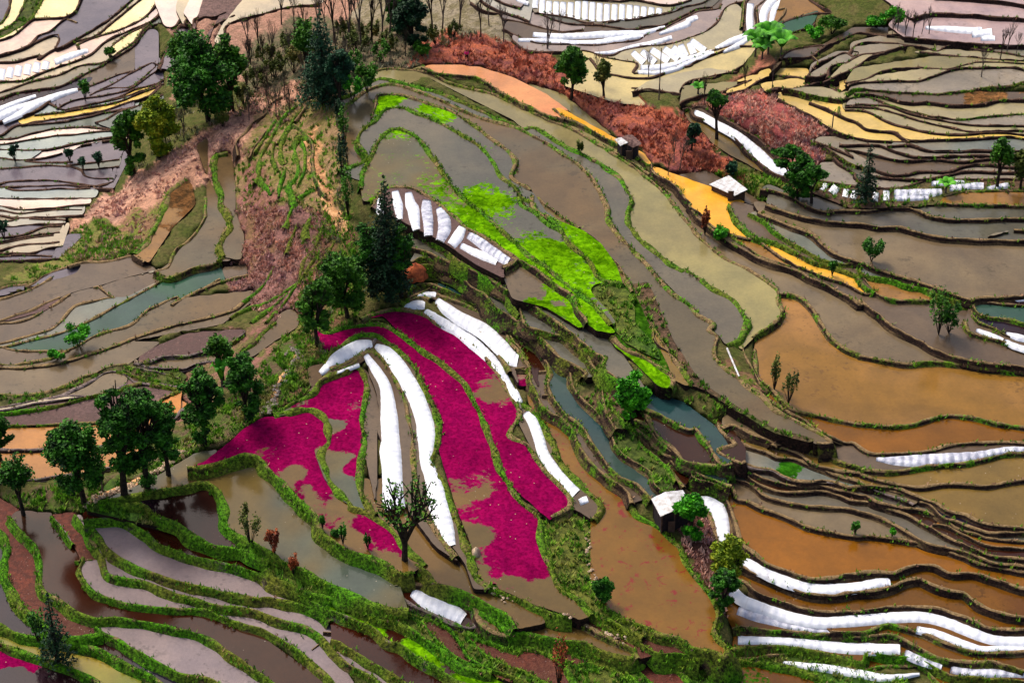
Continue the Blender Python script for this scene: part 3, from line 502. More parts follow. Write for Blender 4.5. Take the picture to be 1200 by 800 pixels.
fld('tcl', '@800,0 410,210 420,100 430,10 480,-20', '@P 892,-20 900,0 890,20 885,45', w=.3, step=.25)
fld('tcl', '@800,0 520,210 510,130 490,60 540,10 580,-20', '@P 930,-20 915,20 900,45', w=.3, step=.25)
fld('drab', '@600,0 -60,200 0,225 160,290 400,300 560,305 700,290 850,270 900,230 1000,200 1080,160 1200,100 @800,0 100,80 240,60 260,30', '@P 850,-10 760,10 640,10 600,10', w=.35)
fld('tcl', '@600,0 -60,130 60,150 200,190 330,215 480,205', '@P 690,20 620,10 580,0', w=.3)
fld('grey', '@600,0 -20,30 100,60 200,100 300,140 400,165 500,165 600,170 720,190 800,200 900,180 1000,175 1100,130 1200,80 @800,0 100,60 200,50', '@P 860,-20 700,-20 590,-20', w=.3)
fld('slate', '@600,0 150,90 260,100 400,125 480,150 600,155 700,145 900,120 1080,80 1150,50 1200,40 @800,0 140,20 200,-20', '@P 820,-30 700,-30 600,-30', w=.3)
fld('tct', '@600,0 200,85 400,110 560,150 700,140 850,120 1060,80 1090,50', '@P 790,-20 700,-30 620,-20', w=.25, step=.2)
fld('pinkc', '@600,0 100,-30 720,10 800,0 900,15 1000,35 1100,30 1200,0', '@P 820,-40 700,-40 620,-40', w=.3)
fld('orange', '@800,0 620,190 700,140 900,90 1010,90 960,60 840,0', '@P 945,-20 920,-20 912,10 905,30', w=.35, step=.2)
fld('tealgreen', '@800,0 620,240 700,230 800,200 880,180 880,150', '@P 960,12 900,30', w=.3, step=.1)
fld('tct', '@400,0 870,20 940,70 1100,100 1200,130', '@P 625,-10 600,-20 540,-20', z=9.5, w=.35, step=.2)
fld('slatelt', '@400,0 930,0 1000,50 1100,90 1200,120 1260,150', '@P 630,-20 560,-30', w=.35)
fld('tcl', '@400,0 1010,-20 1080,20 1200,55', '@P 630,-20 560,-40', w=.3)

# ---- left middle: fields in the fold left of the spur
region(-8, .5, .35, .5)
fld('drab', '@P -60,590 0,560 60,555 110,545', '@P 180,520 100,500 -60,510', z=-8.5, w=.4)
fld('straworg', '@0,380 -300,760 @0,520 -60,240 0,235 150,240 300,235 430,215 600,190 800,150', '@P 180,530 150,500 0,490 -60,500', tone=1, w=.45)
fld('straworg', '@0,380 -100,700 @0,520 -60,30 0,40 150,45 340,30 600,25 700,15 800,5 @0,380 1000,700 1150,640 1200,600 @200,380 80,570 120,560', '@P 230,480 200,460 100,470 -60,480', tone=1, w=.45)
fld('straworg', '@200,380 0,480 60,450', '@P 215,445 210,490 180,490', step=.2, g=.8)
fld('soil', '@0,380 -300,690 0,680 150,680 400,670 600,660 740,650 1000,560 @0,380 1100,490 1200,455 @200,380 60,450', '@P 215,440 150,430 0,450 -60,470', g=.4, w=.4)
fld('soil', '@0,380 -200,620 0,600 120,590 300,560 450,530 600,490 760,450 850,420 950,400 1100,420 1200,440 @200,380 60,440', '@P 215,430 150,410 0,440 -60,460', g=.75, w=.5)
fld('tan', '@0,380 -300,600 0,580 150,550 300,520 480,500 600,480', '@P 110,450 60,450 -60,470', g=.1, w=.4, tone=1, step=.4)
fld('greybr', '@0,380 100,545 300,500 420,480 600,480 760,440 850,400', '@P 150,430 110,430 60,455', g=.1, w=.4, tone=1, step=.3)
fld('bank', '@0,380 -200,570 0,560 200,520 400,480 500,440 600,390 700,330 780,320 850,350 900,390 1000,400 1200,420', '@P 220,440 150,400 0,440', g=.2, w=.5, tone=1, step=.4)
fld('greybr', '@0,380 900,260 1000,290 1200,300 @200,380 100,300 200,260 300,250', '@P 255,415 220,400 150,415', g=.3, w=.4, tone=1)
fld('soil', '@0,380 930,265 1000,250 1100,220 1200,215 @200,380 100,210 250,190 330,180 @200,380 500,60', '@P 290,385 220,390 160,415', g=.5, w=.4, tone=1, step=.4)
fld('greybr', '@0,380 -300,480 0,470 100,475 250,465 400,430 480,390 560,350 640,330 740,280 850,270', '@P 190,400 150,400 260,380 300,350 100,350 -60,430', g=.4)
fld('brownw', '@0,380 -60,290 0,290 150,290 300,275 480,240 600,200 750,150 900,90 1050,40 1200,0 @200,240 80,800 230,760 350,730 430,700 480,660', '@P 300,340 200,350 0,400 -60,410', g=.3)
fld('darkblue', '@0,380 -300,240 0,235 100,235 300,215 330,180', '@P 80,400 0,390 -60,400', step=.4)
fld('drab', '@0,380 -200,260 0,270 100,270 330,230 440,185 560,120 700,60 880,0 @0,240 1000,700 1200,620 @200,240 0,680 100,620 250,550 400,500 520,480', '@P 290,310 200,320 0,380 -60,390', g=.45, step=.4, cov=None)
fld('tealgreen', '@0,380 -100,130 0,150 60,170 200,180 350,185 440,180 600,100 700,55 880,0 @0,240 1000,700 1200,620 @200,240 0,680 100,620 250,550 330,500', '@P 265,330 258,310 100,350 0,390', g=.35, step=.3)
fld('slate', '@0,380 -60,160 50,150 200,110 340,80 480,30 580,-10 @0,240 700,720 850,640 1000,560 1200,460 @200,240 0,490 150,430 300,395', '@P 265,300 200,310 100,340 -60,390', g=.4)
fld('drab', '@0,380 -200,150 0,130 150,90 330,40 400,-10 @0,240 500,680 620,650 720,625 840,620', '@P 150,335 100,335 -60,370', g=.1, w=.5)
fld('drab', '@0,240 -200,850 0,795 100,790 200,760 320,700 400,650 450,610 550,570 660,550', '@P 128,350 112,325 60,330 -60,370', g=.1, w=.5)
fld('drab', '@0,240 660,550 720,600 760,620', '@0,240 840,620 1100,490 1040,450 830,490 690,540', g=.2, w=.4, step=.1)
fld('soil', '@0,240 -100,810 0,780 100,740 200,710 300,660 400,620', '@0,240 400,640 300,710 0,790', g=.1, w=.45, step=.15)
fld('brownw', '@0,240 1040,450 1120,490 1200,460 @200,240 0,490 150,430 300,395 350,350 330,280 350,200 400,120 390,60 340,0', '@P 240,200 230,170 245,160 @200,240 240,0 230,100 150,210 70,290 -20,400', g=.6, w=.5, step=.5)
fld('drab', '@0,240 -200,650 0,630 150,590 300,520 420,430 550,390 700,380 820,360 900,340 970,385', '@0,240 1050,430 950,460 830,490 700,530 500,580 400,620 0,770 -100,800', g=.1, w=.5, step=.3)
fld('lav', '@0,240 -200,630 0,610 100,580 200,540 350,450 550,395', '@P 90,320 40,335 -60,352', g=.1, w=.45, step=.4)
fld('lav', '@0,240 -200,580 0,565 60,545 200,530', '@P 30,340 -60,348', g=.3, w=.4, step=.3)
fld('orange', '@0,240 900,330 980,250 1030,170 1080,60 1110,0 @0,110 1130,660 1200,610 @200,110 50,610 110,570', '@P 225,215 230,240 200,270 190,285 175,308 165,305', g=.55, w=.8, step=.6, cov='rust', covp=[(190,270,.5),(215,215,.9),(170,300,.1)])
fld('drab', '@200,110 330,700 380,800 @200,240 400,100 400,160 350,220 320,290 350,350 310,385', '@200,240 480,360 490,200 440,60 @200,110 430,560 410,400 380,390 330,420 290,430 300,500 300,600', g=.7, w=.7, step=.6, z=None)
fld('brownw', '@200,110 380,395 300,420 290,500 310,600 340,680 340,740 380,800 @200,240 400,100 400,160 350,230 320,300 350,350', '@200,240 480,370 490,200 440,60 @200,110 430,600 410,400', g=.7, w=.75, step=.3)

# ---- the far valley, top left: dozens of thin terraces
region(-24, .4, .12, .42, 2)
def far(col, E, d=(0, -40), **k): fld(col, E, d, **k)
far('lav', '@0,240 -300,380 0,375 200,370 400,365', (30, -30))
far('lav', '@0,240 -200,350 0,350 120,340 350,345', (10, -30))
far('tan', '@0,240 -200,330 0,325 200,325 330,290 420,280', (10, -30))
far('tan', '@0,240 -200,340 0,305 100,280 200,265 300,260 400,250', (10, -30))
far('lav', '@0,240 -200,290 0,265 100,240 250,215 360,205', (10, -30))
far('slate', '@0,240 -200,265 0,250 100,225 250,200 400,185', (10, -30))
far('lav', '@0,240 -200,230 0,220 150,200 300,150 420,140', (10, -30))
far('slatelt', '@0,240 -200,150 0,145 80,150 200,135 400,130 440,130', (10, -30))
far('slate', '@0,240 -200,120 0,115 80,110 110,95 300,100 380,100 440,105', (10, -30))
far('slatelt', '@0,240 -200,80 0,75 100,90 250,85 400,80 560,70', (10, -40))
far('slatelt', '@0,240 -200,40 0,40 120,60 250,50 400,35 550,35', (10, -40))
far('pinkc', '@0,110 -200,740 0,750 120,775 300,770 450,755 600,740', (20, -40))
far('slatelt', '@0,110 -200,690 0,700 200,705 400,705 640,700', (20, -40))
far('lav', '@0,110 -200,625 0,625 100,645 200,650 350,640 500,640 640,635 760,640', (20, -40))
far('lav', '@0,110 -200,620 0,625 250,620 450,615 640,625 760,595', (20, -40), step=.25)
far('lav', '@0,110 -200,640 0,605 50,590 250,580 340,580 500,600 640,620 760,590', (10, -40))
far('lav', '@0,110 480,490 550,520 570,550 650,570 760,570', (0, -30))
far('slate', '@0,110 -200,510 0,505 120,495 250,482 400,485 480,490 560,510 700,500 800,490', (10, -40))
far('lav', '@0,110 -200,430 0,435 150,450 300,460 450,460 600,450 800,400', (10, -40))
far('lav', '@0,110 440,480 600,465 800,440', (10, -20), step=.25)
far('slatelt', '@0,110 -200,430 0,430 100,445 200,440 350,420 500,370 560,345 700,320 860,300', (10, -40))
far('pinkc', '@0,110 200,440 350,410 480,380 560,340 700,315 860,295', '@P 155,165 150,155 90,150', step=.02, bund=False)
far('slatelt', '@0,110 -200,370 0,375 200,380 350,370 480,340 600,315 750,290 880,275', (10, -40))
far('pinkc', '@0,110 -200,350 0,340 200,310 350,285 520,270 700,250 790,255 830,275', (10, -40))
far('slate', '@0,110 -200,320 0,305 100,300 200,270 350,240 500,225 620,225 750,245 850,265', (10, -40), g=.35)
far('lav', '@0,110 -200,290 0,280 100,215 200,205 400,190 600,150 700,125 800,110 900,90', (10, -50))
far('slate', '@0,110 640,195 700,175 800,120 900,90 1000,50 1100,0', '@P 190,130 165,150 145,155', g=.1)
far('yelpale', '@0,110 140,210 300,180 500,150 700,110 850,60 1000,15 @0,0 1080,580', '@P 175,90 100,110 20,140', g=.1)
far('slatelt', '@0,0 230,775 400,755 600,720 800,680 1000,600 1100,565', (0, -30), g=.3)
far('yelpale', '@0,0 480,725 650,690 800,660 950,610 1080,560', (0, -25))
far('lav', '@0,110 -100,190 0,190 200,130 300,60 @0,0 430,735 600,700 800,650 900,600 1060,560 1100,530', (-10, -50))
far('lav', '@0,0 380,730 450,690 560,660 700,640 860,600 950,540 1060,470', (0, -40))
far('lav', '@0,0 600,640 640,620 760,590 880,580 1040,450', (0, -40), step=.3)
far('lav', '@0,0 600,640 760,560 900,480 1020,420 1060,440', (0, -40), step=.3)
far('drab', '@0,0 150,780 250,740 330,680 400,640 600,580 800,500 900,480', (0, -40))
far('darkblue', '@0,110 -100,170 0,150 @0,0 150,730 300,650 420,620 560,590', '@P 110,90 40,100 -20,120', step=.2)
far('slate', '@0,0 -200,700 0,660 120,620 200,610 280,600 400,580 520,520 700,430 800,360 900,290 1000,180 1080,160', '@P 200,0 180,-20 100,50 0,90', g=.35)
far('tan', '@0,0 -200,640 0,620 200,550 400,500 540,440 700,420 780,380 900,300 950,210 1030,130 1100,60', '@P 200,-20 150,-20 0,70', g=.2)
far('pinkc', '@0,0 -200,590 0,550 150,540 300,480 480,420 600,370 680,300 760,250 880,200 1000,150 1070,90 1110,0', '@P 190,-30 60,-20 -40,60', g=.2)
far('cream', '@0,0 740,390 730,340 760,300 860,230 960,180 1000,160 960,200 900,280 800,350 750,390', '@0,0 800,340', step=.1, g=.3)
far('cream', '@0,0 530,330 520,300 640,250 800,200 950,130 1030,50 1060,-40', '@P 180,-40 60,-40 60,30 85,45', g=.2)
far('tan', '@0,0 -200,430 0,415 100,415 200,385 280,370 @0,0 250,400 350,340 500,280 640,240 750,150 850,70 960,-20 1000,-60', '@P 160,-60 -40,-40 -40,50', g=.1, w=.35)
far('lav', '@0,0 -200,420 0,375 200,300 320,250 390,235 400,260 370,330 500,270 700,150 880,0 920,-60', '@P 150,-60 -40,-60 -40,40', w=.4)
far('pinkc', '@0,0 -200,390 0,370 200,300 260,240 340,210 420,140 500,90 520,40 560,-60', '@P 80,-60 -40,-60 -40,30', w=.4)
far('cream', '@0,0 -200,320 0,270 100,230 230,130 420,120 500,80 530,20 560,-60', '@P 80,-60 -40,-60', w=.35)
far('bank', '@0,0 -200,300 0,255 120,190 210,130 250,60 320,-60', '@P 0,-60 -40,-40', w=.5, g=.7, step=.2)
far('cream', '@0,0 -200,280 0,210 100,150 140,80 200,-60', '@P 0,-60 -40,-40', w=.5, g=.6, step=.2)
far('lav', '@0,0 -200,180 0,160 50,90 80,-60', '@P -10,-60 -40,-40', w=.4, g=.5, step=.2)
# behind the bamboo
far('lav', '@0,0 1060,470 1120,330 1180,230 @200,0 30,230 60,180 @200,0 130,170 130,250 60,380 0,470', '@P 190,80', step=.1, g=.3)
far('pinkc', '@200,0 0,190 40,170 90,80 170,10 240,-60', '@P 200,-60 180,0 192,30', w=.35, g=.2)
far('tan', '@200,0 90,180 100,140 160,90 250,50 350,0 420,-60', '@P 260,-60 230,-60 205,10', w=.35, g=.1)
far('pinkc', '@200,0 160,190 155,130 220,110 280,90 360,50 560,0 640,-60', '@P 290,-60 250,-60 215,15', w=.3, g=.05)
far('soil', '@200,0 150,240 160,150 220,115 290,120 400,70 600,10 700,-60', '@P 310,-60 240,-10', w=.3, g=.1, step=.3)
far('soil', '@200,0 240,300 250,220 300,170 380,130 460,90 600,60 780,30', '@P 350,-20 300,-30 260,10', w=.3, g=.3, step=.3)
far('tan', '@200,0 330,300 370,240 360,190 420,150 560,110 800,50 1000,30', '@P 400,-20 300,-20 260,30 250,50', w=.3, g=.3, step=.3)
fld('brownw', '@200,380 700,-10 620,60 560,130 490,180 460,240', '@200,380 560,210 700,110 850,20 870,-60 @200,240 800,690 740,720', g=.7, w=.5)
# crests and cross dikes that are not the lower edge of a field
CRESTS = [
 ('@400,240 740,370 900,450 1000,530 1100,620 1200,740', 1, .6, 0), ('@600,380 460,180 560,280 610,400 640,520 700,600 760,680', .9, .45, 0), ('@600,380 630,220 605,290 640,340 710,380', .9, .45, 0),
 ('@600,380 940,0 960,130 1060,200 1150,330 1200,400', .6, .4, 0), ('@600,520 850,0 950,90 1040,170 1100,260', .9, .45, 0), ('@0,380 780,320 900,350 1000,390 1150,430', 1, .5, 0), ('@0,380 850,290 1000,310 1200,370', .5, .4, 1),
 ('@200,110 900,100 820,180 760,260 720,340', .9, 0.50, 0), ('@200,110 700,180 650,260 610,330 560,400', .8, 0.50, 0), ('@200,110 880,330 900,420 890,520 860,600', .9, 0.50, 0),
 ('@200,240 860,100 830,180 800,260 780,330', .8, 0.50, 0), ('@200,240 700,420 640,520 560,600 480,660', .7, 0.50, 0), ('@200,240 1000,330 940,400 900,470', .9, 0.50, 0),
 ('@200,380 690,612 800,590 900,572 970,580 1020,620 1050,690 1060,780 @200,520 1010,60 1030,150 1060,240 1130,325 1200,405 @400,520 60,430 150,455 250,510 330,565 390,650 480,745 560,820', .95, 1.0, 0),
 ('@0,240 895,340 930,365 975,385', .1, .4, 0), ('@0,240 670,550 700,585 750,620', .3, .5, 0), ('@0,240 1035,450 1075,470 1120,490', .1, .4, 0),
 ('@400,380 100,235 150,190 190,150 235,100', .1, .5, 1), ('@400,380 -20,300 60,265 110,225 150,185', .4, .6, 0),
 ('@600,380 20,300 70,290 115,290', .2, .4, 0), ('@600,380 180,325 250,320', .3, .4, 0), ('@600,380 200,482 285,472', .3, .4, 0),
 ('@200,110 780,0 660,80 640,130 560,190 500,250 440,330 450,420', .35, 0.44, 0),
 ('@200,110 870,70 780,130 720,210 670,300 620,390 595,440 600,500 560,600', .85, 0.62, 0),
 ('@200,110 800,220 760,290 740,360 740,430 760,480', 1, 0.62, 0),
 ('@200,110 930,310 870,290 840,320 830,400 850,470 840,560 790,630 820,700 830,740 @200,240 800,60 780,130 760,160', 1, 1.00, 0),
 ('@200,110 820,205 870,240 940,320 950,400 950,500 980,600 1040,690', .5, 0.50, 0),
 ('@200,110 960,645 890,680 850,700', 1, 0.75, 0), ('@200,240 960,60 930,110 900,180 910,230', 1, 0.88, 0),
 ('@200,240 1060,80 1010,160 990,230 960,300 900,370 880,440 860,500 800,560 720,620 620,670 500,700 400,760', .8, 0.62, 0),
 ('@200,240 1120,230 1080,290 1020,370 960,430 880,500 820,570 790,630 720,700 640,790', .9, 0.62, 0),
 ('@200,110 600,560 670,680', .8, 0.50, 0), ('@200,110 830,190 920,60', .2, 0.50, 0), ('@200,240 790,600 740,640 680,690 600,740 540,790', 1, 0.75, 0),
 ('@200,110 770,500 740,600 720,690', .7, 0.50, 0), ('@200,110 700,330 680,420 720,520', .9, 0.50, 0), ('@200,110 640,250 560,360 520,430', .3, 0.38, 0),
 ('@200,110 300,400 290,500 310,610 345,680 340,740 380,800', .7, 0.75, 0),
 ('@0,110 1130,660 1080,770 @0,240 1090,60 1030,170 980,250 900,330', .7, .8, 0),
 ('@200,110 235,690 230,790 @200,240 230,80 180,170 110,250 40,300 0,370 @0,240 1120,420 1045,450', .6, 0.62, 0),
 ('@800,380 400,150 430,230 480,320 520,410', .4, .5, 0),
 ('@600,380 680,90 660,40 630,-10', .7, .5, 0),
 ('@800,0 410,10 405,100 400,190', .6, .5, 0), ('@800,0 500,40 500,130 510,210', .1, .4, 0), ('@800,0 640,70 690,60 670,110 620,160', .2, .4, 0),
 ('@200,660 945,580 1000,545', .1, .25, 0), ('@200,660 1020,470 1110,470', .1, .25, 0),
 ('@0,0 240,135 330,125 420,118', .1, .3, 0), ('@0,0 390,235 395,280 370,330', .1, .3, 0), ('@0,0 455,130 515,155', .1, .5, 0),
 ('@990,0 600,290 605,345', .4, .3, 0), ('@800,0 870,380 915,425', .1, .3, 0), ('@990,110 410,310 430,325', .1, .3, 0), ('@800,110 1045,90 1045,150', .6, .35, 0),
]
fld('olivebr', '@800,110 0,110 40,95 60,120 70,150 130,170 220,210 300,260 380,330 430,390 500,450 560,500 620,540 860,640', '@800,110 800,650 650,580 520,520 400,450 300,400 200,330 130,250 40,180', g=.2, w=.4, tone=0, step=.2)
fld('drab', '@800,110 50,110 80,92 130,85 210,130 300,180 400,240 500,300 600,390 660,450 760,520 900,590', '@800,110 860,640 620,540 560,500 500,450 430,390 380,330 300,260 220,210 130,170 70,150', g=.2, w=.4, step=.2)
# ================================================================ build the terraces
settle()
NAMES = {'olive': 'flooded paddy with olive muddy water', 'olivebr': 'flooded paddy with brown olive water', 'grey': 'flooded paddy with dark grey brown water',
 'greybr': 'flooded paddy with grey brown water', 'brownw': 'flooded paddy with brown water', 'slate': 'flooded paddy with slate water', 'slatelt': 'flooded paddy with pale sky coloured water',
 'orange': 'flooded paddy with orange muddy water', 'deep': 'flooded paddy with deep orange water', 'ochre': 'ochre paddy flecked with red weed', 'darkoch': 'flooded paddy with dark ochre water',
 'yellow': 'narrow paddy with bright yellow muddy water', 'yelpale': 'paddy with pale yellow water', 'straworg': 'paddy with straw orange water', 'redor': 'paddy with red orange muddy water',
 'cream': 'far paddy with mud and reflected sky in its cream colour', 'pinkc': 'far paddy with mud and reflected sky in its pale pink colour', 'tan': 'paddy with tan water', 'lav': 'paddy with lavender grey mud', 'teal': 'narrow teal coloured pool',
 'darkteal': 'dark teal pool', 'tealgreen': 'blue green pool', 'mud': 'smooth grey mud plot', 'brownmud': 'plot of dark brown wet mud', 'darkred': 'plot of dark red mud', 'darkblue': 'pool of dark blue water',
 'redsoil': 'plot of red brown soil', 'soil': 'plot of ploughed dry soil', 'pond': 'still grey green pond', 'pondbr': 'pond with brown water', 'drab': 'flooded paddy with drab brown water',
 'yelgr': 'yellow green plot', 'grass': 'grassy ledge', 'bank': 'strip of rough bank', 'pinkw': 'small pink pool', 'white': 'white plot', 'trg': 'far flooded paddy with grey tan water', 'trt': 'far flooded paddy with pale olive water', 'tcy': 'far paddy with pale straw water', 'tct': 'far paddy with khaki water', 'tcl': 'far plot of pinkish grey mud', 'plain': 'far plain of pale pinkish mud'}
def wob(p, s, amp): return (mn.noise(Vector((p[0] * s, p[1] * s, p[2] * s * 2)))) * amp
FW_ = np.array(FWD); 
def Warr(U, V, z):
    dx = (U - 600) / FPX; dy = FWD.y + UPV.y * (400 - V) / FPX; dz = FWD.z + UPV.z * (400 - V) / FPX
    t = (z - CAM.z) / dz; return dx * t, dy * t
def build_field(k, f):
    z = f['z']; m = LM == k
    if m.sum() < 4: f['gone'] = True; return None
    ii, jj = np.nonzero(m); i0, i1, j0, j1 = ii.min(), ii.max() + 1, jj.min(), jj.max() + 1
    m = np.pad(m[i0:i1, j0:j1], 1); h, w_ = m.shape                 # one empty ring
    up, dn = m[:-1], m[1:]; HE = up[:, :] ^ dn[:, :]                 # boundary edges along rows between cell rows
    VE = m[:, :-1] ^ m[:, 1:]
    # vertices (h-1) x (w_-1) inner corners
    X = np.arange(w_ - 1)[None, :] + np.zeros((h - 1, 1)); Y = np.arange(h - 1)[:, None] + np.zeros((1, w_ - 1))
    X = GX0 + (j0 + X) * GS * 1.0; Y = GY0 + (i0 + Y) * GS * 1.0
    hE = HE[:, 1:-1]                                                 # edge between vertex (i,j-1) and (i,j)
    vE = VE[1:-1, :]
    bd = np.zeros(X.shape, bool); bd[:, :-1] |= hE; bd[:, 1:] |= hE; bd[:-1] |= vE; bd[1:] |= vE
    for _ in range(5):
        sx = np.zeros(X.shape); sy = np.zeros(X.shape); sn = np.zeros(X.shape)
        sx[:, :-1] += X[:, 1:] * hE; sy[:, :-1] += Y[:, 1:] * hE; sn[:, :-1] += hE
        sx[:, 1:] += X[:, :-1] * hE; sy[:, 1:] += Y[:, :-1] * hE; sn[:, 1:] += hE
        sx[:-1] += X[1:] * vE; sy[:-1] += Y[1:] * vE; sn[:-1] += vE
        sx[1:] += X[:-1] * vE; sy[1:] += Y[:-1] * vE; sn[1:] += vE
        g_ = bd & (sn == 2)
        X = np.where(g_, X * .4 + .6 * sx / np.maximum(sn, 1), X); Y = np.where(g_, Y * .4 + .6 * sy / np.maximum(sn, 1), Y)
    WX, WY = Warr(X, Y, z)
    cell = m[1:-1, 1:-1]; ci, cj = np.nonzero(cell)
    nvx = w_ - 1
    q = np.stack([(ci + 1) * nvx + cj, (ci + 1) * nvx + cj + 1, ci * nvx + cj + 1, ci * nvx + cj], 1)
    ids, inv = np.unique(q, return_inverse=True); inv = inv.reshape(q.shape)
    vx = WX.ravel()[ids]; vy = WY.ravel()[ids]; ox, oy = float(vx.mean()), float(vy.mean())
    me = bpy.data.meshes.new('paddy_field')
    co = np.stack([vx - ox, vy - oy, np.zeros(len(vx))], 1)
    me.from_pydata(co.tolist(), [], inv.tolist()); me.update()
    if f['cov']:
        at = me.attributes.new('cov', 'FLOAT', 'POINT')
        if f['covp']:
            s = np.zeros(len(vx)); sw = np.zeros(len(vx))
            for a, b, c_ in f['covp']:
                p = W(a, b, z); d = ((p.x - vx) ** 2 + (p.y - vy) ** 2 + .5) ** -1.7; s += d * c_; sw += d
            at.data.foreach_set('value', (s / sw).astype(np.float32))
        else: at.data.foreach_set('value', np.ones(len(vx), np.float32))
    base = tag(link(f['name'], me, field_mat(f['col'], f['cov']), loc=(ox, oy, z)), NAMES[f['col']] + (' partly covered by floating weed' if f['cov'] else ''), kind='structure')
    # earth below the outline
    SV = []; SF = []
    def wall(a, b):
        n0 = len(SV)
        for t_ in (a, b):
            x, y = float(WX[t_]) - ox, float(WY[t_]) - oy; SV.extend([(x, y, -.02), (x, y, -1.6)])
        SF.append((n0, n0 + 1, n0 + 3, n0 + 2))
    for i, j in zip(*np.nonzero(hE)): wall((i, j), (i, j + 1))
    for i, j in zip(*np.nonzero(vE)): wall((i, j), (i + 1, j))
    link('earth_side', mesh('earth_side', SV, SF), bund_mat(.25), parent=base)
    if f['bund']: build_bund(k, f, base, Vector((ox, oy, z)))
    return base
def build_bund(k, f, base, org):
    E = f['E']; z = f['z']; n = len(E); vis = []; zn = []
    for i, p in enumerate(E):
        a = E[max(i-1, 0)]; b = E[min(i+1, n-1)]; dx, dy = b[0]-a[0], b[1]-a[1]; L = math.hypot(dx, dy) or 1
        ux, uy = dy / L * f['sgn'], -dx / L * f['sgn']
        vis.append(lab(p[0] - ux * 3, p[1] - uy * 3) == k or lab(p[0] - ux * 1.5, p[1] - uy * 1.5) == k)
        o = lab(p[0] + ux * 3.5, p[1] + uy * 3.5)
        zn.append(FIELDS[o]['z'] if o >= 0 else (GZ(p[0] + ux * 4, p[1] + uy * 4) if o == -1 else z - .6))
    v2 = vis[:]
    for i in range(n):
        if vis[i]:
            for d in (-2, -1, 1, 2):
                if 0 <= i + d < n: v2[i + d] = True
    runs = []; cur = []
    for i in range(n):
        if v2[i]: cur.append(i)
        elif cur: runs.append(cur); cur = []
    if cur: runs.append(cur)
    V = []; F = []; w = f['w']; f['runs'] = []
    for run in runs:
        if len(run) < 3: continue
        zs = [zn[i] for i in run]; m_ = len(zs)
        zs = [sum(zs[max(0, i-4):i+5]) / len(zs[max(0, i-4):i+5]) for i in range(m_)]
        zb = [max(z, q) for q in zs]
        pts = [W(E[i][0], E[i][1], b) for i, b in zip(run, zb)]
        L = [0]
        for i in range(1, m_): L.append(L[-1] + max((pts[i] - pts[i-1]).length, 1e-5))
        N = max(3, int(L[-1] / .5)); R = []; j = 0
        for i in range(N + 1):
            s = L[-1] * i / N
            while j < m_ - 2 and L[j+1] < s: j += 1
            t = min((s - L[j]) / (L[j+1] - L[j]), 1); R.append((pts[j].lerp(pts[j+1], t), zs[j] * (1-t) + zs[j+1] * t))
        b0 = len(V)
        for i, (p, zo) in enumerate(R):
            a = R[max(i-1, 0)][0]; b = R[min(i+1, N)][0]; d = (b - a); d.z = 0
            if d.length < 1e-6: d = Vector((1, 0, 0))
            d.normalize(); o = Vector((-d.y, d.x, 0)) * f['sgn']
            q = p + o * wob(p, .35, .24 * min(1, w * 1.6))
            ww = w * (1 + wob(p, .45, .9)); h = (.13 + .1 * f['g']) * (1 + wob(p, .9, .9))
            din = p.z - z + .12; dd = p.z - zo + .2
            out = min(.08 + (.3 + .3 * f['g']) * dd, 2.5) * (1 + wob(p, .5, .5)); inn = .1 + .3 * min(din, 3)
            jig = wob(p, 1.7, .12)
            prof = [(-ww * .55 - inn, -din), (-ww * .5, h * .45), (-ww * .2, h), (ww * .25, h * (.95 + jig)), (ww * .5, h * .4),
                    (ww * .5 + out * .35, -dd * .38 + jig * min(dd, 1)), (ww * .5 + out * .8, -dd * .8 + jig * min(dd, 1)), (ww * .5 + out, -dd - .1)]
            for x, zz in prof:
                r_ = q + o * x; V.append((r_.x - org.x, r_.y - org.y, r_.z - org.z + zz))
        for i in range(N):
            for c_ in range(7):
                a = b0 + i * 8 + c_; F.append((a, a + 1, a + 9, a + 8) if f['sgn'] > 0 else (a, a + 8, a + 9, a + 1))
        f['runs'].append(R)
    if V: link('bund', mesh('bund', V, F, True), bund_mat(round(f['g'] * 4) / 4, f['tone']), parent=base)

# ---------------------------------------------------------------- the ground under and between the terraces
def GZ(u, v): return zground(u, v)
Z = ZM[::2, ::2].copy(); hs = GS * 2
known = ~np.isnan(Z)
def relax(Zs, known, vals, it):
    for _ in range(it):
        P = np.pad(Zs, 1, mode='edge'); A = (P[:-2, 1:-1] + P[2:, 1:-1] + P[1:-1, :-2] + P[1:-1, 2:]) / 4
        Zs = np.where(known, vals, A)
    return Zs
Zs = np.where(known, Z, np.nanmean(Z))
for s in (16, 8, 4, 2):
    k2 = known[::s, ::s]; v2 = np.where(k2, Z[::s, ::s], 0)
    z2 = relax(np.where(k2, v2, Zs[::s, ::s]), k2, v2, 300)
    upz = np.repeat(np.repeat(z2, s, 0), s, 1)[:Zs.shape[0], :Zs.shape[1]]
    Zs = np.where(known, Z, upz)
Zs = relax(Zs, known, np.where(known, Z, 0), 150)
hu = GU[::2, ::2]; hv = GV[::2, ::2]
def pblob(u, v, ru, rv, h): return h * np.exp(-(((hu - u) / ru) ** 2 + ((hv - v) / rv) ** 2))
bump = pblob(420, 90, 90, 35, 3) + pblob(700, 130, 60, 40, 1.5) + pblob(880, 150, 60, 35, 2.5) + pblob(250, 170, 70, 40, 3) + pblob(330, 230, 50, 60, 2) + pblob(120, 555, 90, 25, 2.5) + pblob(300, 430, 60, 40, 1.5)
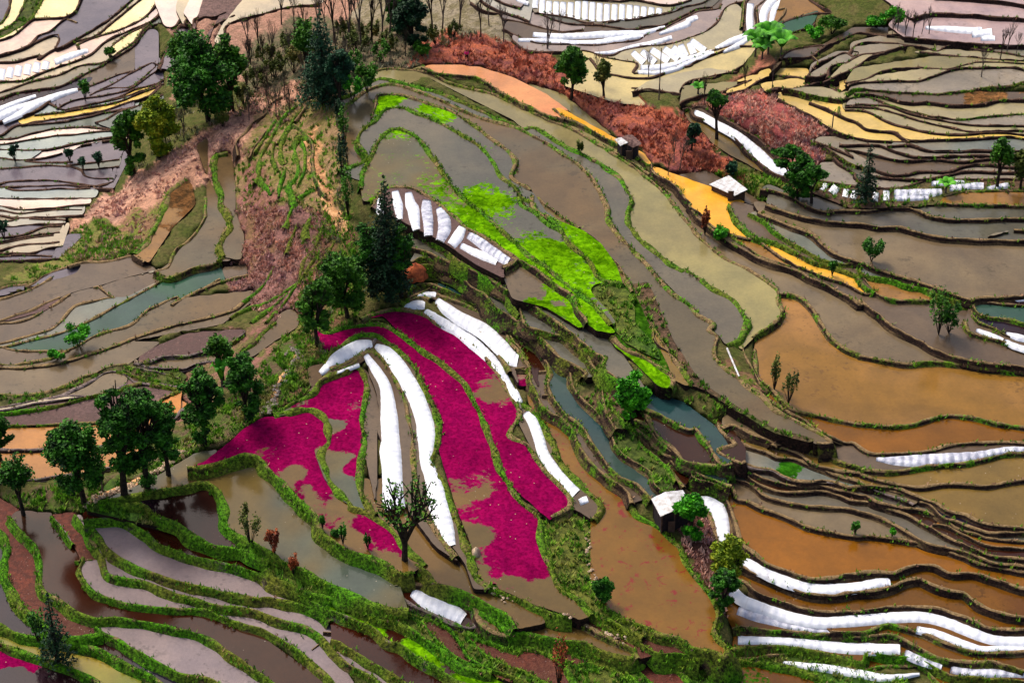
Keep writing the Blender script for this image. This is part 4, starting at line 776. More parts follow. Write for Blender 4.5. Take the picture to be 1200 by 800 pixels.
# distance (in cells) from the nearest terrace fades the bumps in
dist = np.where(known, 0.0, 99.0)
for _ in range(12):
    P = np.pad(dist, 1, mode='edge'); dist = np.minimum(dist, np.minimum(np.minimum(P[:-2, 1:-1], P[2:, 1:-1]), np.minimum(P[1:-1, :-2], P[1:-1, 2:])) + 1)
low = np.where(known, Zs, 1e9)
for _ in range(2):
    P = np.pad(low, 1, mode='edge'); low = np.minimum(low, np.minimum(np.minimum(P[:-2, 1:-1], P[2:, 1:-1]), np.minimum(P[1:-1, :-2], P[1:-1, 2:])))
Zg = np.where(known, np.minimum(low, Zs) - .8, Zs + bump * np.clip(dist / 8, 0, 1) - .1)
GROUND = Zg
def zground(u, v):
    x = (u - GX0) / hs - .25; y = (v - GY0) / hs - .25; j = int(min(max(x, 0), GROUND.shape[1] - 2)); i = int(min(max(y, 0), GROUND.shape[0] - 2)); a = min(max(x - j, 0), 1); b = min(max(y - i, 0), 1)
    return float(GROUND[i, j] * (1-a) * (1-b) + GROUND[i, j+1] * a * (1-b) + GROUND[i+1, j] * (1-a) * b + GROUND[i+1, j+1] * a * b)
def zon(u, v):
    z = zat(u, v); return z if z is not None else zground(u, v)
for k, f in enumerate(FIELDS): f['base'] = build_field(k, f)
# ground cover classes: colour a, colour b, grain
COVERS = [   # polygon (photo), colour 1, colour 2
 ('@P -120,-120 1320,-120 1320,920 -120,920', (96, 92, 52), (74, 84, 34)),
 ('@P 200,-40 600,-40 600,60 430,90 380,60 200,120', (176, 134, 116), (150, 118, 100)),
 ('@P 430,-40 560,-40 610,10 640,60 500,80 400,60', (120, 112, 84), (150, 140, 120)),
 ('@P 280,60 350,20 500,30 560,60 440,90 420,140 330,150 290,130', (92, 92, 66), (120, 104, 84)),
 ('@P 490,55 510,38 560,40 640,62 690,95 760,122 806,140 850,185 880,215 850,240 800,205 740,165 690,125 650,130 600,88 520,76 480,78', (180, 100, 72), (146, 84, 76)),
 ('@P 540,56 620,80 700,130 770,175 840,215 800,215 740,168 700,150 640,128 590,88 530,74', (168, 100, 76), (122, 70, 70)),
 ('@P 790,135 850,108 925,106 978,160 960,197 900,215 860,160 830,130', (186, 108, 90), (160, 84, 84)),
 ('@P 800,205 880,200 990,215 990,250 900,240 850,215', (120, 112, 62), (96, 110, 40)),
 ('@P 780,130 830,120 840,108 900,60 910,80 830,130', (190, 120, 100), (150, 110, 80)),
 ('@P 110,330 60,280 130,225 200,180 300,110 350,95 370,120 290,180 250,215 190,240 170,300 130,315', (196, 150, 126), (160, 120, 100)),
 ('@P 90,250 130,225 240,165 290,120 330,105 270,165 200,205 130,260', (206, 160, 138), (158, 122, 108)),
 ('@P 0,330 80,280 110,255 160,270 200,230 180,300 120,312 40,330', (128, 116, 70), (110, 120, 56)),
 ('@P 100,300 150,250 190,235 185,290 150,310 110,318', (110, 120, 50), (142, 108, 84)),
 ('@P 270,210 300,140 370,110 400,140 410,240 360,300 330,240 290,250', (150, 122, 92), (122, 116, 62)),
 ('@P 262,290 280,240 320,235 380,250 400,290 380,360 330,380 270,350', (150, 108, 102), (112, 84, 76)),
 ('@P 285,200 300,190 330,230 320,290 290,330 275,300', (150, 104, 96), (128, 100, 72)),
 ('@P 357,150 372,148 376,200 396,245 412,262 408,278 388,262 366,210', (206, 158, 110), (176, 128, 92)),
 ('@P 380,250 412,250 415,360 400,400 420,420 470,370 480,340 520,330 470,380 380,400 350,480 300,480 330,400', (118, 84, 66), (94, 100, 44)),
 ('@P 500,340 560,340 700,470 720,470 600,330', (128, 96, 78), (96, 100, 50)),
 ('@P 330,400 362,392 350,450 300,500 240,530 180,560 100,600 -60,600 -60,590 120,560 200,510 280,460', (100, 84, 66), (76, 96, 36)),
 ('@P 210,400 300,380 330,370 300,460 200,500', (140, 100, 90), (100, 100, 54)),
 ('@P 840,420 900,440 960,515 900,500', (130, 96, 76), (96, 110, 40)),
 ('@P 780,560 830,580 850,640 860,740 800,640', (112, 70, 66), (90, 60, 50)),
 ('@P 1040,355 1110,360 1140,390 1060,385', (130, 84, 84), (110, 110, 60)),
]
gsu = 3.0
us = np.arange(-46, 1247, gsu); vs = np.arange(-46, 847, gsu)
UU, VV = np.meshgrid(us, vs)
c1 = np.zeros(UU.shape + (3,)); c2 = np.zeros(UU.shape + (3,))
for poly, a, b in COVERS:
    m = inside(parse(poly), UU + 4 * np.sin(VV * .21 + UU * .1), VV + 4 * np.sin(UU * .17)); c1[m] = lin(a); c2[m] = lin(b)
GV_ = []
for i in range(UU.shape[0]):
    for j in range(UU.shape[1]):
        u, v = UU[i, j], VV[i, j]; z = zground(u, v); p = W(u, v, z)
        r = mn.fractal(Vector((p.x * .35, p.y * .35, 1.3)), 1.0, 2.0, 4) * .45
        GV_.append((p.x, p.y, p.z + r * .6))
nx = UU.shape[1]; GF = [(i*nx+j, (i+1)*nx+j, (i+1)*nx+j+1, i*nx+j+1) for i in range(UU.shape[0]-1) for j in range(nx-1)]
# the slope runs on beyond the picture
ny_ = UU.shape[0]; ringi = [j for j in range(nx)] + [i * nx + nx - 1 for i in range(1, ny_)] + [(ny_-1) * nx + j for j in range(nx - 2, -1, -1)] + [i * nx for i in range(ny_ - 2, 0, -1)]
cxy = Vector((0, 215, 0)); OUT = []
for k_ in (1, 2):
    for idx in ringi:
        p = Vector(GV_[idx]); d = Vector((p.x - cxy.x, p.y - cxy.y, 0)); s_ = .3 * k_ ** 1.7
        OUT.append((p.x + d.x * s_, p.y + d.y * s_, p.z - (1.0 if k_ == 1 else 8) + mn.noise(p * .05) * 1.5))
nb_ = len(GV_); m_r = len(ringi); GV_ += OUT
for k_ in (0, 1):
    for q in range(m_r):
        q2 = (q + 1) % m_r; a0, a1 = (ringi[q], ringi[q2]) if k_ == 0 else (nb_ + q, nb_ + q2); b0_, b1_ = nb_ + k_ * m_r + q, nb_ + k_ * m_r + q2
        GF.append((a0, b0_, b1_, a1))
fl1 = c1.reshape(-1, 3); fl2 = c2.reshape(-1, 3); ext1 = np.concatenate([fl1, fl1[ringi], fl1[ringi]]); ext2 = np.concatenate([fl2, fl2[ringi], fl2[ringi]])
me = mesh('hillside', GV_, GF, True)
for nm, arr in (('c1', ext1), ('c2', ext2)):
    at = me.color_attributes.new(nm, 'FLOAT_COLOR', 'POINT'); at.data.foreach_set('color', np.concatenate([arr.reshape(-1, 3), np.ones((arr.size // 3, 1))], 1).ravel())
t = NT('hillside_ground')
nA = t.noise(.5, 6, .68, dist=.3); nB = t.noise(2.4, 5, .75)
col = t.mix(t.ramp(nA, .4, .6), t.attr('c1').outputs['Color'], t.attr('c2').outputs['Color'])
col = t.mul(1.0, col, t.mix(t.ramp(nB, .32, .62), (.6, .58, .56), (1.3, 1.25, 1.2)))
t.bump(nB, .9, .35)
tag(link('hillside', me, t.done(col, .95, .15)), 'rough hillside between the terraces', kind='structure')
HILL = bpy.data.objects['hillside']
for (E, g_, w_, tone) in CRESTS:
    E = spline(parse(E), 3.0); pts = []
    for i, p in enumerate(E):
        a = E[max(i-1, 0)]; b = E[min(i+1, len(E)-1)]; dx, dy = b[0]-a[0], b[1]-a[1]; L = math.hypot(dx, dy) or 1; ux, uy = dy / L, -dx / L
        pts.append((zon(p[0] + ux * 4, p[1] + uy * 4), zon(p[0] - ux * 4, p[1] - uy * 4)))
    zs = [(sum(q[0] for q in pts[max(0,i-3):i+4]) / len(pts[max(0,i-3):i+4]), sum(q[1] for q in pts[max(0,i-3):i+4]) / len(pts[max(0,i-3):i+4])) for i in range(len(pts))]
    R = [W(p[0], p[1], max(q)) for p, q in zip(E, zs)]; V = []; F = []
    mid = E[len(E)//2]; k = lab(*mid); par = FIELDS[k]['base'] if k >= 0 else HILL; org = par.location.copy()
    for i, (p, (z1, z2)) in enumerate(zip(R, zs)):
        a = R[max(i-1, 0)]; b = R[min(i+1, len(R)-1)]; d = b - a; d.z = 0; d.normalize(); o = Vector((-d.y, d.x, 0))
        q = p + o * wob(p, .35, .2); ww = w_ * .8 * (1 + wob(p, .45, .9)); h = (.13 + .1 * g_) * (1 + wob(p, .9, .9))
        # photo side (ux,uy) lies at -o in the place
        d1 = max(p.z - z1, 0) + .25; d2 = max(p.z - z2, 0) + .25
        sg = 1
        test = W(E[i][0] + 3, E[i][1], p.z)
        ax, bx = E[max(i-1, 0)], E[min(i+1, len(E)-1)]; ddx, ddy = bx[0]-ax[0], bx[1]-ax[1]
        uxy = W(E[i][0] + ddy * .5, E[i][1] - ddx * .5, p.z) - p
        if uxy.dot(o) < 0: d1, d2 = d2, d1          # d1 belongs to +o
        prof = [(-ww * .5 - .35 * d2 - .05, -d2), (-ww * .5 - .1 * d2, -d2 * .4 + h * .3), (-ww * .22, h), (ww * .22, h), (ww * .5 + .1 * d1, -d1 * .4 + h * .3), (ww * .5 + .35 * d1 + .05, -d1)]
        for x, zz in prof: r_ = q + o * x; V.append((r_.x - org.x, r_.y - org.y, r_.z - org.z + zz))
    for i in range(len(R) - 1):
        for c_ in range(5): a = i * 6 + c_; F.append((a, a + 1, a + 7, a + 6))
    link('bund', mesh('bund', V, F, True), bund_mat(round(g_ * 4) / 4, tone), parent=par)

# the dirt path down the gully and the track under the trees
def ribbon(name, s, m_, label, h=.12):
    out = []; ox = oy = 0.0
    P = [tuple(map(float, q.split(','))) for q in s.split()]
    xy = spline([(p[0], p[1]) for p in P], 3.0); L = [0]; V = []; F = []
    n = len(xy)
    for i, (x, y) in enumerate(xy):
        f_ = i / (n - 1) * (len(P) - 1); j = min(int(f_), len(P) - 2); w_ = P[j][2] * (1 - f_ + j) + P[j+1][2] * (f_ - j)
        a_ = xy[max(i-1, 0)]; b_ = xy[min(i+1, n-1)]; dx, dy = b_[0]-a_[0], b_[1]-a_[1]; l = math.hypot(dx, dy) or 1; nx_, ny_ = -dy / l, dx / l; w_ *= 1 + mn.noise(Vector((x * .2, y * .2, 0))) * .6
        for q in (-1, -.4, .4, 1): u_, v_ = x + nx_ * w_ / 2 * q, y + ny_ * w_ / 2 * q; V.append(W(u_, v_, zon(u_, v_) + (h if abs(q) < 1 else -.15) + mn.noise(Vector((u_, v_, 1))) * .05))
        if i:
            for q in range(3): a0 = (i-1) * 4 + q; F.append((a0, a0 + 1, a0 + 5, a0 + 4))
    tag(link(name, mesh(name, V, F, True), m_), label, kind='structure')
tp = NT('bare_path'); n_ = tp.noise(1.6, 5, .7); tp.bump(n_, .5, .1)
PATHM = tp.done(tp.mix(tp.ramp(n_, .35, .65), lin((176, 124, 84)), lin((224, 176, 126))), .95, .1)
ribbon('dirt_path', '364,190,4 368,205,4 376,220,5 380,236,6 386,248,7 396,256,16 402,268,22 398,276,12', PATHM, 'pale orange dirt path running down between the green steps')
ribbon('dirt_path', '350,412,8 344,424,10 334,438,9 326,452,10 318,466,9', PATHM, 'bare stony track between the trees and the purple hill')
ribbon('dirt_path', '105,588,6 125,578,8 150,568,8 175,556,7 200,540,7 215,528,5', PATHM, 'stony track under the dark trees of the left ridge')

tag(link('ground', mesh('ground', [(-2500, -600, -60), (2500, -600, -60), (2500, 3500, -60), (-2500, 3500, -60)], [(0, 1, 2, 3)]), field_mat('bank')), 'valley ground far below the terraces', kind='structure')
# ================================================================ THINGS
def simple(name, c, rough=.8, var=.25, scale=2.0, c2=None, bump=.3, spec=.3):
    t = NT(name); n = t.noise(scale, 4, .65)
    col = t.mix(t.ramp(n, .3, .7), lin(c2) if c2 else dk(lin(c), 1 - var), dk(lin(c), 1 + var * .4) if not c2 else lin(c))
    if bump: t.bump(t.noise(scale * 3, 3, .6), bump, .05)
    return t.done(col, rough, spec)
# ---------------------------------------------------------------- white plastic seedbed covers
t = NT('white_plastic')
col = t.mix(t.ramp(t.noise(.5, 4, .6), .35, .7), lin((236, 238, 244)), lin((212, 216, 228)))
col = t.mix(t.math('MULTIPLY', t.ramp(t.noise(1.6, 5, .7), .58, .72), .35), col, lin((170, 160, 150)))
def ribs(t, s_):
    w_ = t.math('SINE', t.math('MULTIPLY', t.attr('run').outputs['Fac'], 7.0)); w_ = t.math('MULTIPLY', w_, .5)
    t.bump(t.math('ADD', w_, t.math('MULTIPLY', t.noise(2.2, 5, .7), 1.2)), s_, .12)
ribs(t, .35)
col = t.mix(t.math('MULTIPLY', t.ramp(t.math('SINE', t.math('MULTIPLY', t.attr('run').outputs['Fac'], 3.5)), .93, 1.0), .1), col, lin((140, 140, 150)))
PLASTIC = t.done(col, .42, .35)
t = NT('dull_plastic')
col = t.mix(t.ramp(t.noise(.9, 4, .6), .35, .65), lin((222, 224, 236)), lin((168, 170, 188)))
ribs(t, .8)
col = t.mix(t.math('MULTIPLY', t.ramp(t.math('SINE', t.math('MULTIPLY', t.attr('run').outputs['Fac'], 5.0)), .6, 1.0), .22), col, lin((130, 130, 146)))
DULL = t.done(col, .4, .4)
def parse3(s):
    out = []; ox = oy = 0.0; k = 1.0
    for tk in s.split():
        if tk == '@P': ox = oy = 0.0; k = 1.0
        elif tk[0] == '@': a, b = tk[1:].split(','); ox, oy = float(a), float(b); k = 1 / 5.7143
        else: a, b, c = map(float, tk.split(',')); out.append((ox + a * k, oy + b * k, c * k))
    return out
def cover(s, label, group=None, mat=None, hk=.09):
    P = parse3(s); xy = spline([(p[0], p[1]) for p in P], 3.0)
    # widths by arc length
    L = [0]
    for i in range(1, len(P)): L.append(L[-1] + math.dist(P[i][:2], P[i-1][:2]))
    l2 = [0]
    for i in range(1, len(xy)): l2.append(l2[-1] + math.dist(xy[i], xy[i-1]))
    k = L[-1] / max(l2[-1], 1e-6); mid = P[len(P)//2] if len(P) > 2 else ((P[0][0]+P[1][0])/2, (P[0][1]+P[1][1])/2, P[0][2])
    zz = [zon(x, y) for x, y in xy]; z = sorted(zz)[len(zz)//2] + .08
    c0 = W(mid[0], mid[1], z); V = []; F = []; RUN = []; K = 9; n = len(xy); acc = 0; prev = None
    for i, (x, y) in enumerate(xy):
        s_ = l2[i] * k; j = 0
        while j < len(L) - 2 and L[j+1] < s_: j += 1
        t_ = min(1, (s_ - L[j]) / max(L[j+1] - L[j], 1e-6)); w_ = P[j][2] * (1 - t_) + P[j+1][2] * t_
        a = xy[max(i-1, 0)]; b = xy[min(i+1, n-1)]; dx, dy = b[0]-a[0], b[1]-a[1]; l = math.hypot(dx, dy) or 1; nx, ny = -dy / l, dx / l
        e1 = W(x + nx * w_ / 2, y + ny * w_ / 2, z); e2 = W(x - nx * w_ / 2, y - ny * w_ / 2, z); wid = (e2 - e1).length
        if prev is not None: acc += ((e1 + e2) / 2 - prev).length
        prev = (e1 + e2) / 2
        H = min(.24, hk * wid + .05) * (1 + .07 * math.sin(acc * 5.2) + wob(prev, .7, .3)); H *= (.35 if i in (0, n-1) else 1)
        RUN += [acc] * K
        for q in range(K):
            f_ = q / (K - 1); p = e1.lerp(e2, f_ + (wob(Vector((acc, q, 3)), 1.3, .05) if 0 < q < K-1 else 0)); hh = H * (1 - abs(2 * f_ - 1) ** 2.4) - (.14 if q in (0, K-1) else 0)
            V.append((p.x - c0.x, p.y - c0.y, hh + wob(Vector((p.x, p.y, q)), 1.5, .04)))
    for i in range(n - 1):
        for q in range(K - 1): a = i * K + q; F.append((a, a + 1, a + K + 1, a + K))
    F.append(tuple(range(K))); F.append(tuple(range((n-1) * K, n * K))[::-1])
    me = mesh('seedbed_cover', V, F, True); me.attributes.new('run', 'FLOAT', 'POINT').data.foreach_set('value', RUN)
    return tag(link('seedbed_cover', me, mat or PLASTIC, loc=c0), label, 'seedbed cover', group)
ORD = ['first', 'second', 'third', 'fourth', 'fifth', 'sixth', 'seventh', 'eighth', 'ninth', 'tenth', 'eleventh', 'twelfth', 'thirteenth', 'fourteenth', 'fifteenth', 'sixteenth', 'seventeenth', 'eighteenth', 'nineteenth']
GC = 'white plastic covers on the purple hill'
for s, l in [
 ('@P 375,437,6 395,419,16 420,406,18 436,402,8', 'short white plastic cover forming the left arm above the magenta paddy'),
 ('@P 378,443,3 400,435,4 421,427,4', 'thin sliver of white plastic under the left arm cover'),
 ('@400,380 165,205,40 230,300,70 290,400,80 310,500,100 320,620,125 330,780,130 @400,520 330,40,150 340,150,140 345,260,140 350,380,150 360,430,140', 'long white cover in the middle ending behind the leafless forked tree'),
 ('@400,380 230,140,30 300,190,110 370,270,120 430,360,120 490,460,120 530,560,120 560,660,125 570,740,140 @400,520 570,20,110 570,120,90 600,200,100 630,300,130 650,400,150 680,500,130 710,600,110 740,680,60', 'longest white cover beside the green bank left of the magenta terraces'),
 ('@400,240 490,608,20 560,597,34 635,600,44', 'small upper white cover at the top of the purple hill'),
 ('@400,240 640,635,40 700,690,80 800,760,95 @400,380 950,40,110 1060,140,110 1150,230,100 @600,380 40,240,90', 'outermost long white cover along the top right of the purple hill'),
 ('@400,240 410,682,20 480,665,56 560,670,64', 'small white cover at the tip of the upper magenta paddy'),
 ('@400,240 560,710,40 620,750,70 700,800,80 @400,380 780,40,80 880,120,90 980,210,80 1060,300,70 1110,390,60 1150,460,60 1190,520,56 @600,380 20,450,50 40,510,40', 'narrow curved white cover hugging the right rim of the upper magenta paddy'),
 ('@600,380 90,590,50 140,650,80 180,760,80 @600,520 210,60,80 260,140,80 330,230,80 430,330,80', 'lone white cover between two bunds right of the magenta terraces'),
 ('@600,520 450,388,46 505,366,50', 'tiny folded white sheet at the foot of the lone white cover'),
 ('@400,660 475,190,60 560,240,110 650,280,130 740,320,130 820,370,90', 'short wide white cover in the sunken plot at the bottom of the hill')]:
    cover(s, l, GC)
GP = 'crinkled plastic covers in the fan of short rows'
for i, s in enumerate(['@400,110 255,690,30 262,780,60 @400,240 265,60,40', '@400,110 360,650,50 380,740,70 @400,240 385,30,62 392,95,40', '@400,110 450,660,50 465,740,80 @400,240 480,20,88 490,90,78 505,165,50', '@400,110 572,712,60 @400,240 570,20,78 580,100,76 585,205,60',
  '@400,240 650,20,40 685,90,90 690,160,95 660,240,60', '@400,240 810,150,60 780,210,84 735,270,70', '@400,240 850,200,50 930,250,70 1020,320,78 1120,380,60', '@400,240 800,270,40 880,310,52 960,345,58 1040,385,35']):
    cover(s, ['white cover at the left end of the fan, behind the conifer', 'plain white cover second in the fan right of the conifer', 'widest plain white cover standing third in the fan', 'see-through crinkled cover fourth in the fan', 'curved crinkled cover fifth in the fan',
              'short tilted cover sixth in the fan', 'long crinkled cover on the upper right of the fan', 'lower right cover of the fan beside the brown straw'][i], GP, DULL if i in (3, 4, 6) else None)
GB = 'long covers on the lower right terraces'
for s, l, m in [
 ('@P 778,540,8 790,550,12 812,565,17 832,583,22 845,605,20 850,632,15 870,655,13 900,672,14 925,682,15 960,690,15 1000,688,14 1043,680,13', 'very long curved white cover running past the hut to the lower right', 0),
 ('@800,660 330,180,90 400,240,80 520,290,80 700,350,80 900,390,75 1100,385,80 @990,660 200,370,80 400,355,80 550,360,75 700,400,75 850,460,75 1000,510,70 1250,520,70', 'ribbed white cover snaking below the dark ochre paddy to the right edge', 0),
 ('@800,660 370,310,60 470,345,70 600,380,65 800,430,50 1000,455,40 1180,440,30', 'grey cover lying below the ribbed white cover', 1),
 ('@990,660 480,440,50 600,465,60 750,520,60 900,570,50 1050,570,40 1250,570,30', 'tapering white cover just under the ribbed cover at the right', 0),
 ('@800,660 370,510,60 600,515,55 850,535,65 1050,560,80 @990,660 180,570,80 370,570,75', 'straight bright white cover above the lowest green bank', 0),
 ('@990,660 400,600,60 520,650,60 650,690,50', 'short grey cover sloping down from the straight white cover', 1),
 ('@990,660 710,700,60 850,730,60 1050,730,60 1250,740,50', 'pale cover at the lowest right running to the right edge', 1),
 ('@800,660 670,660,20 850,685,50 1000,705,60 1090,720,60 @990,660 150,745,60 250,762,55 350,757,40 500,737,15', 'lowest white cover near the bottom edge tapering to a point', 0),
 ('@990,520 210,100,20 330,110,60 500,110,90 700,95,80 900,75,60 1100,40,50 1250,40,35', 'lilac tinted cover between the two orange brown paddies at the right edge', 1)]:
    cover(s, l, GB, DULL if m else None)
GR = 'slim covers at the right edge'
for s, l in [('@990,240 910,635,14 1050,637,22 1250,630,26', 'slim white cover on the upper rim of the blue green pool at right'), ('@990,380 880,35,20 970,70,40 1060,105,30', 'white cover at the left end of the stepped slim covers'),
 ('@990,380 1070,110,30 1130,140,42 1240,175,42', 'lowest of the stepped slim white covers at the right edge'), ('@990,380 1080,60,20 1150,80,42 1250,105,42', 'upper of the stepped slim white covers at the right edge')]: cover(s, l, GR)
cover('@800,110 80,120,30 130,145,45 240,210,55 350,270,60 430,330,70 520,410,80 600,480,70 700,530,50 800,580,45 860,600,30', 'long white cover curving under the pink brown slope past the umbrella tree')
GS7 = 'short covers in the row behind the dark conifer'
for i, s in enumerate(['@800,110 960,600,40 935,645,40', '@800,110 1030,620,60 995,665,60', '@990,110 12,638,42 0,690,44', '@990,110 75,648,45 50,702,52', '@990,110 132,668,36 120,712,42', '@990,110 212,658,38 200,716,46', '@990,110 280,648,48 275,716,52']):
    cover(s, ORD[i] + ' from the left in the row of short covers behind the dark conifer', GS7)
GM = 'rumpled plastic covers left of the right hand trees'
for s, l in [('@990,110 330,665,50 450,665,62 600,660,52 650,650,40', 'rumpled plastic cover left of the banana plant'), ('@990,110 580,600,30 700,595,36 800,590,20', 'narrow rumpled cover above the banana plant'),
 ('@990,110 700,632,40 850,615,46 930,615,46', 'rumpled plastic cover right of the banana plant'), ('@990,110 950,635,30 1100,610,42', 'thin plastic cover behind the slender tree at far right'), ('@990,110 330,700,30 450,698,34 560,695,26', 'lower rumpled strip of plastic left of the banana plant')]: cover(s, l, GM, DULL)
GT = 'plastic covers by the plain at the top right'
for s, l in [('@990,0 540,185,20 700,195,42 850,205,45 920,200,40', 'long white cover by the grey plain at the top right'), ('@990,0 850,232,40 985,215,60', 'square of white plastic at the right end of the top right cover'), ('@990,0 910,258,30 1005,255,36', 'small lowest white sheet by the dark figure-like stump at top right')]: cover(s, l, GT)
GF = 'upright short covers in the far row at the top'
for i, (x, a, b) in enumerate([(155, -20, 55), (202, -15, 90), (247, 8, 100), (295, 12, 106), (341, 15, 111), (391, 17, 118), (440, 10, 130), (489, 10, 136), (537, 16, 146), (586, 22, 147), (635, 28, 145), (686, 30, 140), (737, 30, 136), (787, 35, 131), (834, 40, 125), (883, 46, 116), (933, 50, 106), (985, 55, 97)]):
    cover('@600,0 %d,%d,42 %d,%d,44' % (x + 3, a, x - 2, b), ORD[i] + ' from the left in the far row of upright covers at the top edge', GF)
GTC = 'white covers on the far fields at the top centre'
for s, l in [('@600,0 30,-5,24 70,10,26 110,22,20', 'slanted white cover left of the far row of upright covers'),
 ('@600,0 140,230,30 300,245,40 450,240,40 620,230,45 780,225,40 880,220,35 1025,180,20', 'upper of two long white covers below the far row'), ('@600,0 40,268,22 200,272,26 400,285,32 560,285,36 700,265,40 880,240,26', 'lower of two long white covers below the far row'),
 ('@600,0 985,228,15 1080,195,35 1180,155,50 @800,0 40,140,45 100,115,30', 'short white cover pointing up right beside the pale yellow field'), ('@600,0 545,358,15 680,350,26 800,315,26 940,290,36 1070,250,30', 'thin white cover above the slanting short covers'),
 ('@600,0 860,455,35 980,450,40 1100,430,35 @800,0 20,400,35 100,375,35 200,345,30', 'upper twin cover under the slanting short covers'), ('@600,0 840,482,25 980,487,25 1100,458,30 @800,0 20,430,30 120,388,30 210,352,25', 'lower twin cover under the slanting short covers'),
 ('@800,0 220,330,30 320,280,46 440,235,40', 'white cover meeting the foot of the upright pair near the banana plants'), ('@800,0 270,348,15 370,302,40 450,255,26', 'lower white cover just left of the banana plants'),
 ('@800,0 455,25,52 450,120,58 455,220,48', 'upright white cover right of the purple grey plot'), ('@800,0 610,-10,60 545,80,62 540,185,54', 'tall white cover above the banana plants'), ('@800,0 690,-10,50 620,60,52 595,165,42', 'tall white cover next to the orange pool')]: cover(s, l, GTC)
GSL = 'slanting short covers below the purple grey plot'
for i, s in enumerate(['@600,0 808,350,40 885,420,50', '@600,0 870,342,42 960,420,50', '@600,0 932,332,42 1050,408,52', '@600,0 1018,325,44 1115,395,52', '@600,0 1075,318,46 1165,388,50', '@600,0 1130,300,46 @800,0 20,375,50', '@600,0 1190,285,46 @800,0 75,360,50', '@800,0 55,272,44 150,340,50']):
    cover(s, ORD[i] + ' from the left of the slanting short covers', GSL)
GTL = 'covers of the ladder row at the far left'
for i, (x, a, b) in enumerate([(12, 462, 536), (68, 452, 522), (124, 440, 510), (186, 430, 500), (246, 418, 485), (306, 410, 468)]): cover('@0,0 %d,%d,50 %d,%d,52' % (x + 6, a, x - 8, b), ORD[i] + ' from the left in the ladder of covers at the left edge', GTL)
for s, l in [('@0,0 365,418,40 470,375,46 590,338,26', 'pointed white cover right of the ladder of covers'), ('@0,0 -60,800,50 0,775,50 120,725,46 230,690,40 330,650,30 420,620,10', 'middle white cover of the three on the upper left slope'),
 ('@0,0 -40,745,36 100,690,32 240,640,20', 'upper thin white cover on the upper left slope'), ('@0,110 20,190,26 150,125,46 250,65,50 @0,0 340,655,46 430,625,34 520,600,24', 'lower long white cover ending in a tip on the upper left slope')]: cover(s, l, GTL)
# ---------------------------------------------------------------- trees and shrubs
def leafmat(name, dark, light, warm=None):
    t = NT(name); n = t.noise(1.1, 4, .6); n2 = t.noise(.35, 3)
    c = t.mix(t.ramp(n, .32, .66), lin(dark), lin(light))
    if warm: c = t.mix(t.math('MULTIPLY', t.ramp(n2, .5, .68), .7), c, lin(warm))
    m = t.done(c, .65, .25)
    t.b.inputs['Transmission Weight'].default_value = 0
    return m
LEAF = {
 'dark': leafmat('leaf_dark', (18, 48, 16), (70, 136, 26)), 'green': leafmat('leaf_green', (28, 70, 16), (84, 140, 26)), 'bright': leafmat('leaf_bright', (26, 100, 14), (92, 188, 24)),
 'yellow': leafmat('leaf_yellow_green', (60, 100, 12), (160, 176, 30), (190, 180, 40)), 'conifer': leafmat('needle_dark', (10, 34, 22), (38, 76, 40)), 'blue': leafmat('needle_blue', (16, 42, 30), (50, 98, 62)),
 'olive': leafmat('leaf_olive', (48, 62, 22), (104, 116, 40), (140, 120, 50)), 'red': leafmat('leaf_red', (100, 40, 24), (170, 84, 40)), 'banana': leafmat('banana_leaf', (30, 100, 14), (96, 176, 36)), 'grey': leafmat('dry_twig', (92, 84, 76), (140, 128, 116)),
}
BARK = simple('bark_dark', (62, 48, 40), .95, .5, 3.0, c2=(22, 17, 16), bump=.6)
BARKG = simple('bark_grey', (118, 104, 96), .95, .4, 3.0, c2=(56, 46, 46), bump=.6)
def grow(rs, h, kind):
    """limbs as (p0, p1, r0, r1), and the twig tips"""
    seg = []; tips = []
    P = dict(broad=(3, 4, .26, .72, .86), sparse=(3, 4, .34, .72, .8), bare=(4, 3, .3, .5, .72), umbrella=(3, 4, .62, .9, .7))[kind]
    lv, nb, first, spread, shr = P
    def br(p, d, L, r, k):
        n = 3; q = p
        for i in range(n):
            d2 = (d + Vector((rs.uniform(-1, 1), rs.uniform(-1, 1), rs.uniform(-.4, .6))) * .16).normalized()
            e = q + d2 * L / n; seg.append((q, e, r * (1 - i / n * .35), r * (1 - (i + 1) / n * .35))); q = e; d = d2
            if k >= 2 and i == 1: tips.append(q)
        if k >= lv: tips.append(q); return
        m = nb if k > 0 else nb + 1
        for j in range(m):
            a = j / m * 6.283 + rs.uniform(-.5, .5); s = spread * rs.uniform(.7, 1.25)
            u = Vector((math.cos(a), math.sin(a), 0)); dd = (d + u * s).normalized()
            br(q - d * L * rs.uniform(0, .3), dd, L * shr * rs.uniform(.75, 1.1), r * .58, k + 1)
    lean = Vector((rs.uniform(-.12, .12), rs.uniform(-.1, .1), 1)).normalized()
    br(Vector((0, 0, -.3)), lean, h * first, h * .026 + .06, 0)
    return seg, tips
def tubes(seg, sides=5):
    V = []; F = []
    for p0, p1, r0, r1 in seg:
        d = (p1 - p0).normalized(); a = d.orthogonal().normalized(); b = d.cross(a); n = len(V)
        for p, r in ((p0, r0), (p1 + d * r1 * .5, r1)):
            for i in range(sides):
                t_ = i / sides * 6.2832; V.append(p + a * (math.cos(t_) * r) + b * (math.sin(t_) * r))
        for i in range(sides): j = (i + 1) % sides; F.append((n + i, n + j, n + sides + j, n + sides + i))
    return V, F
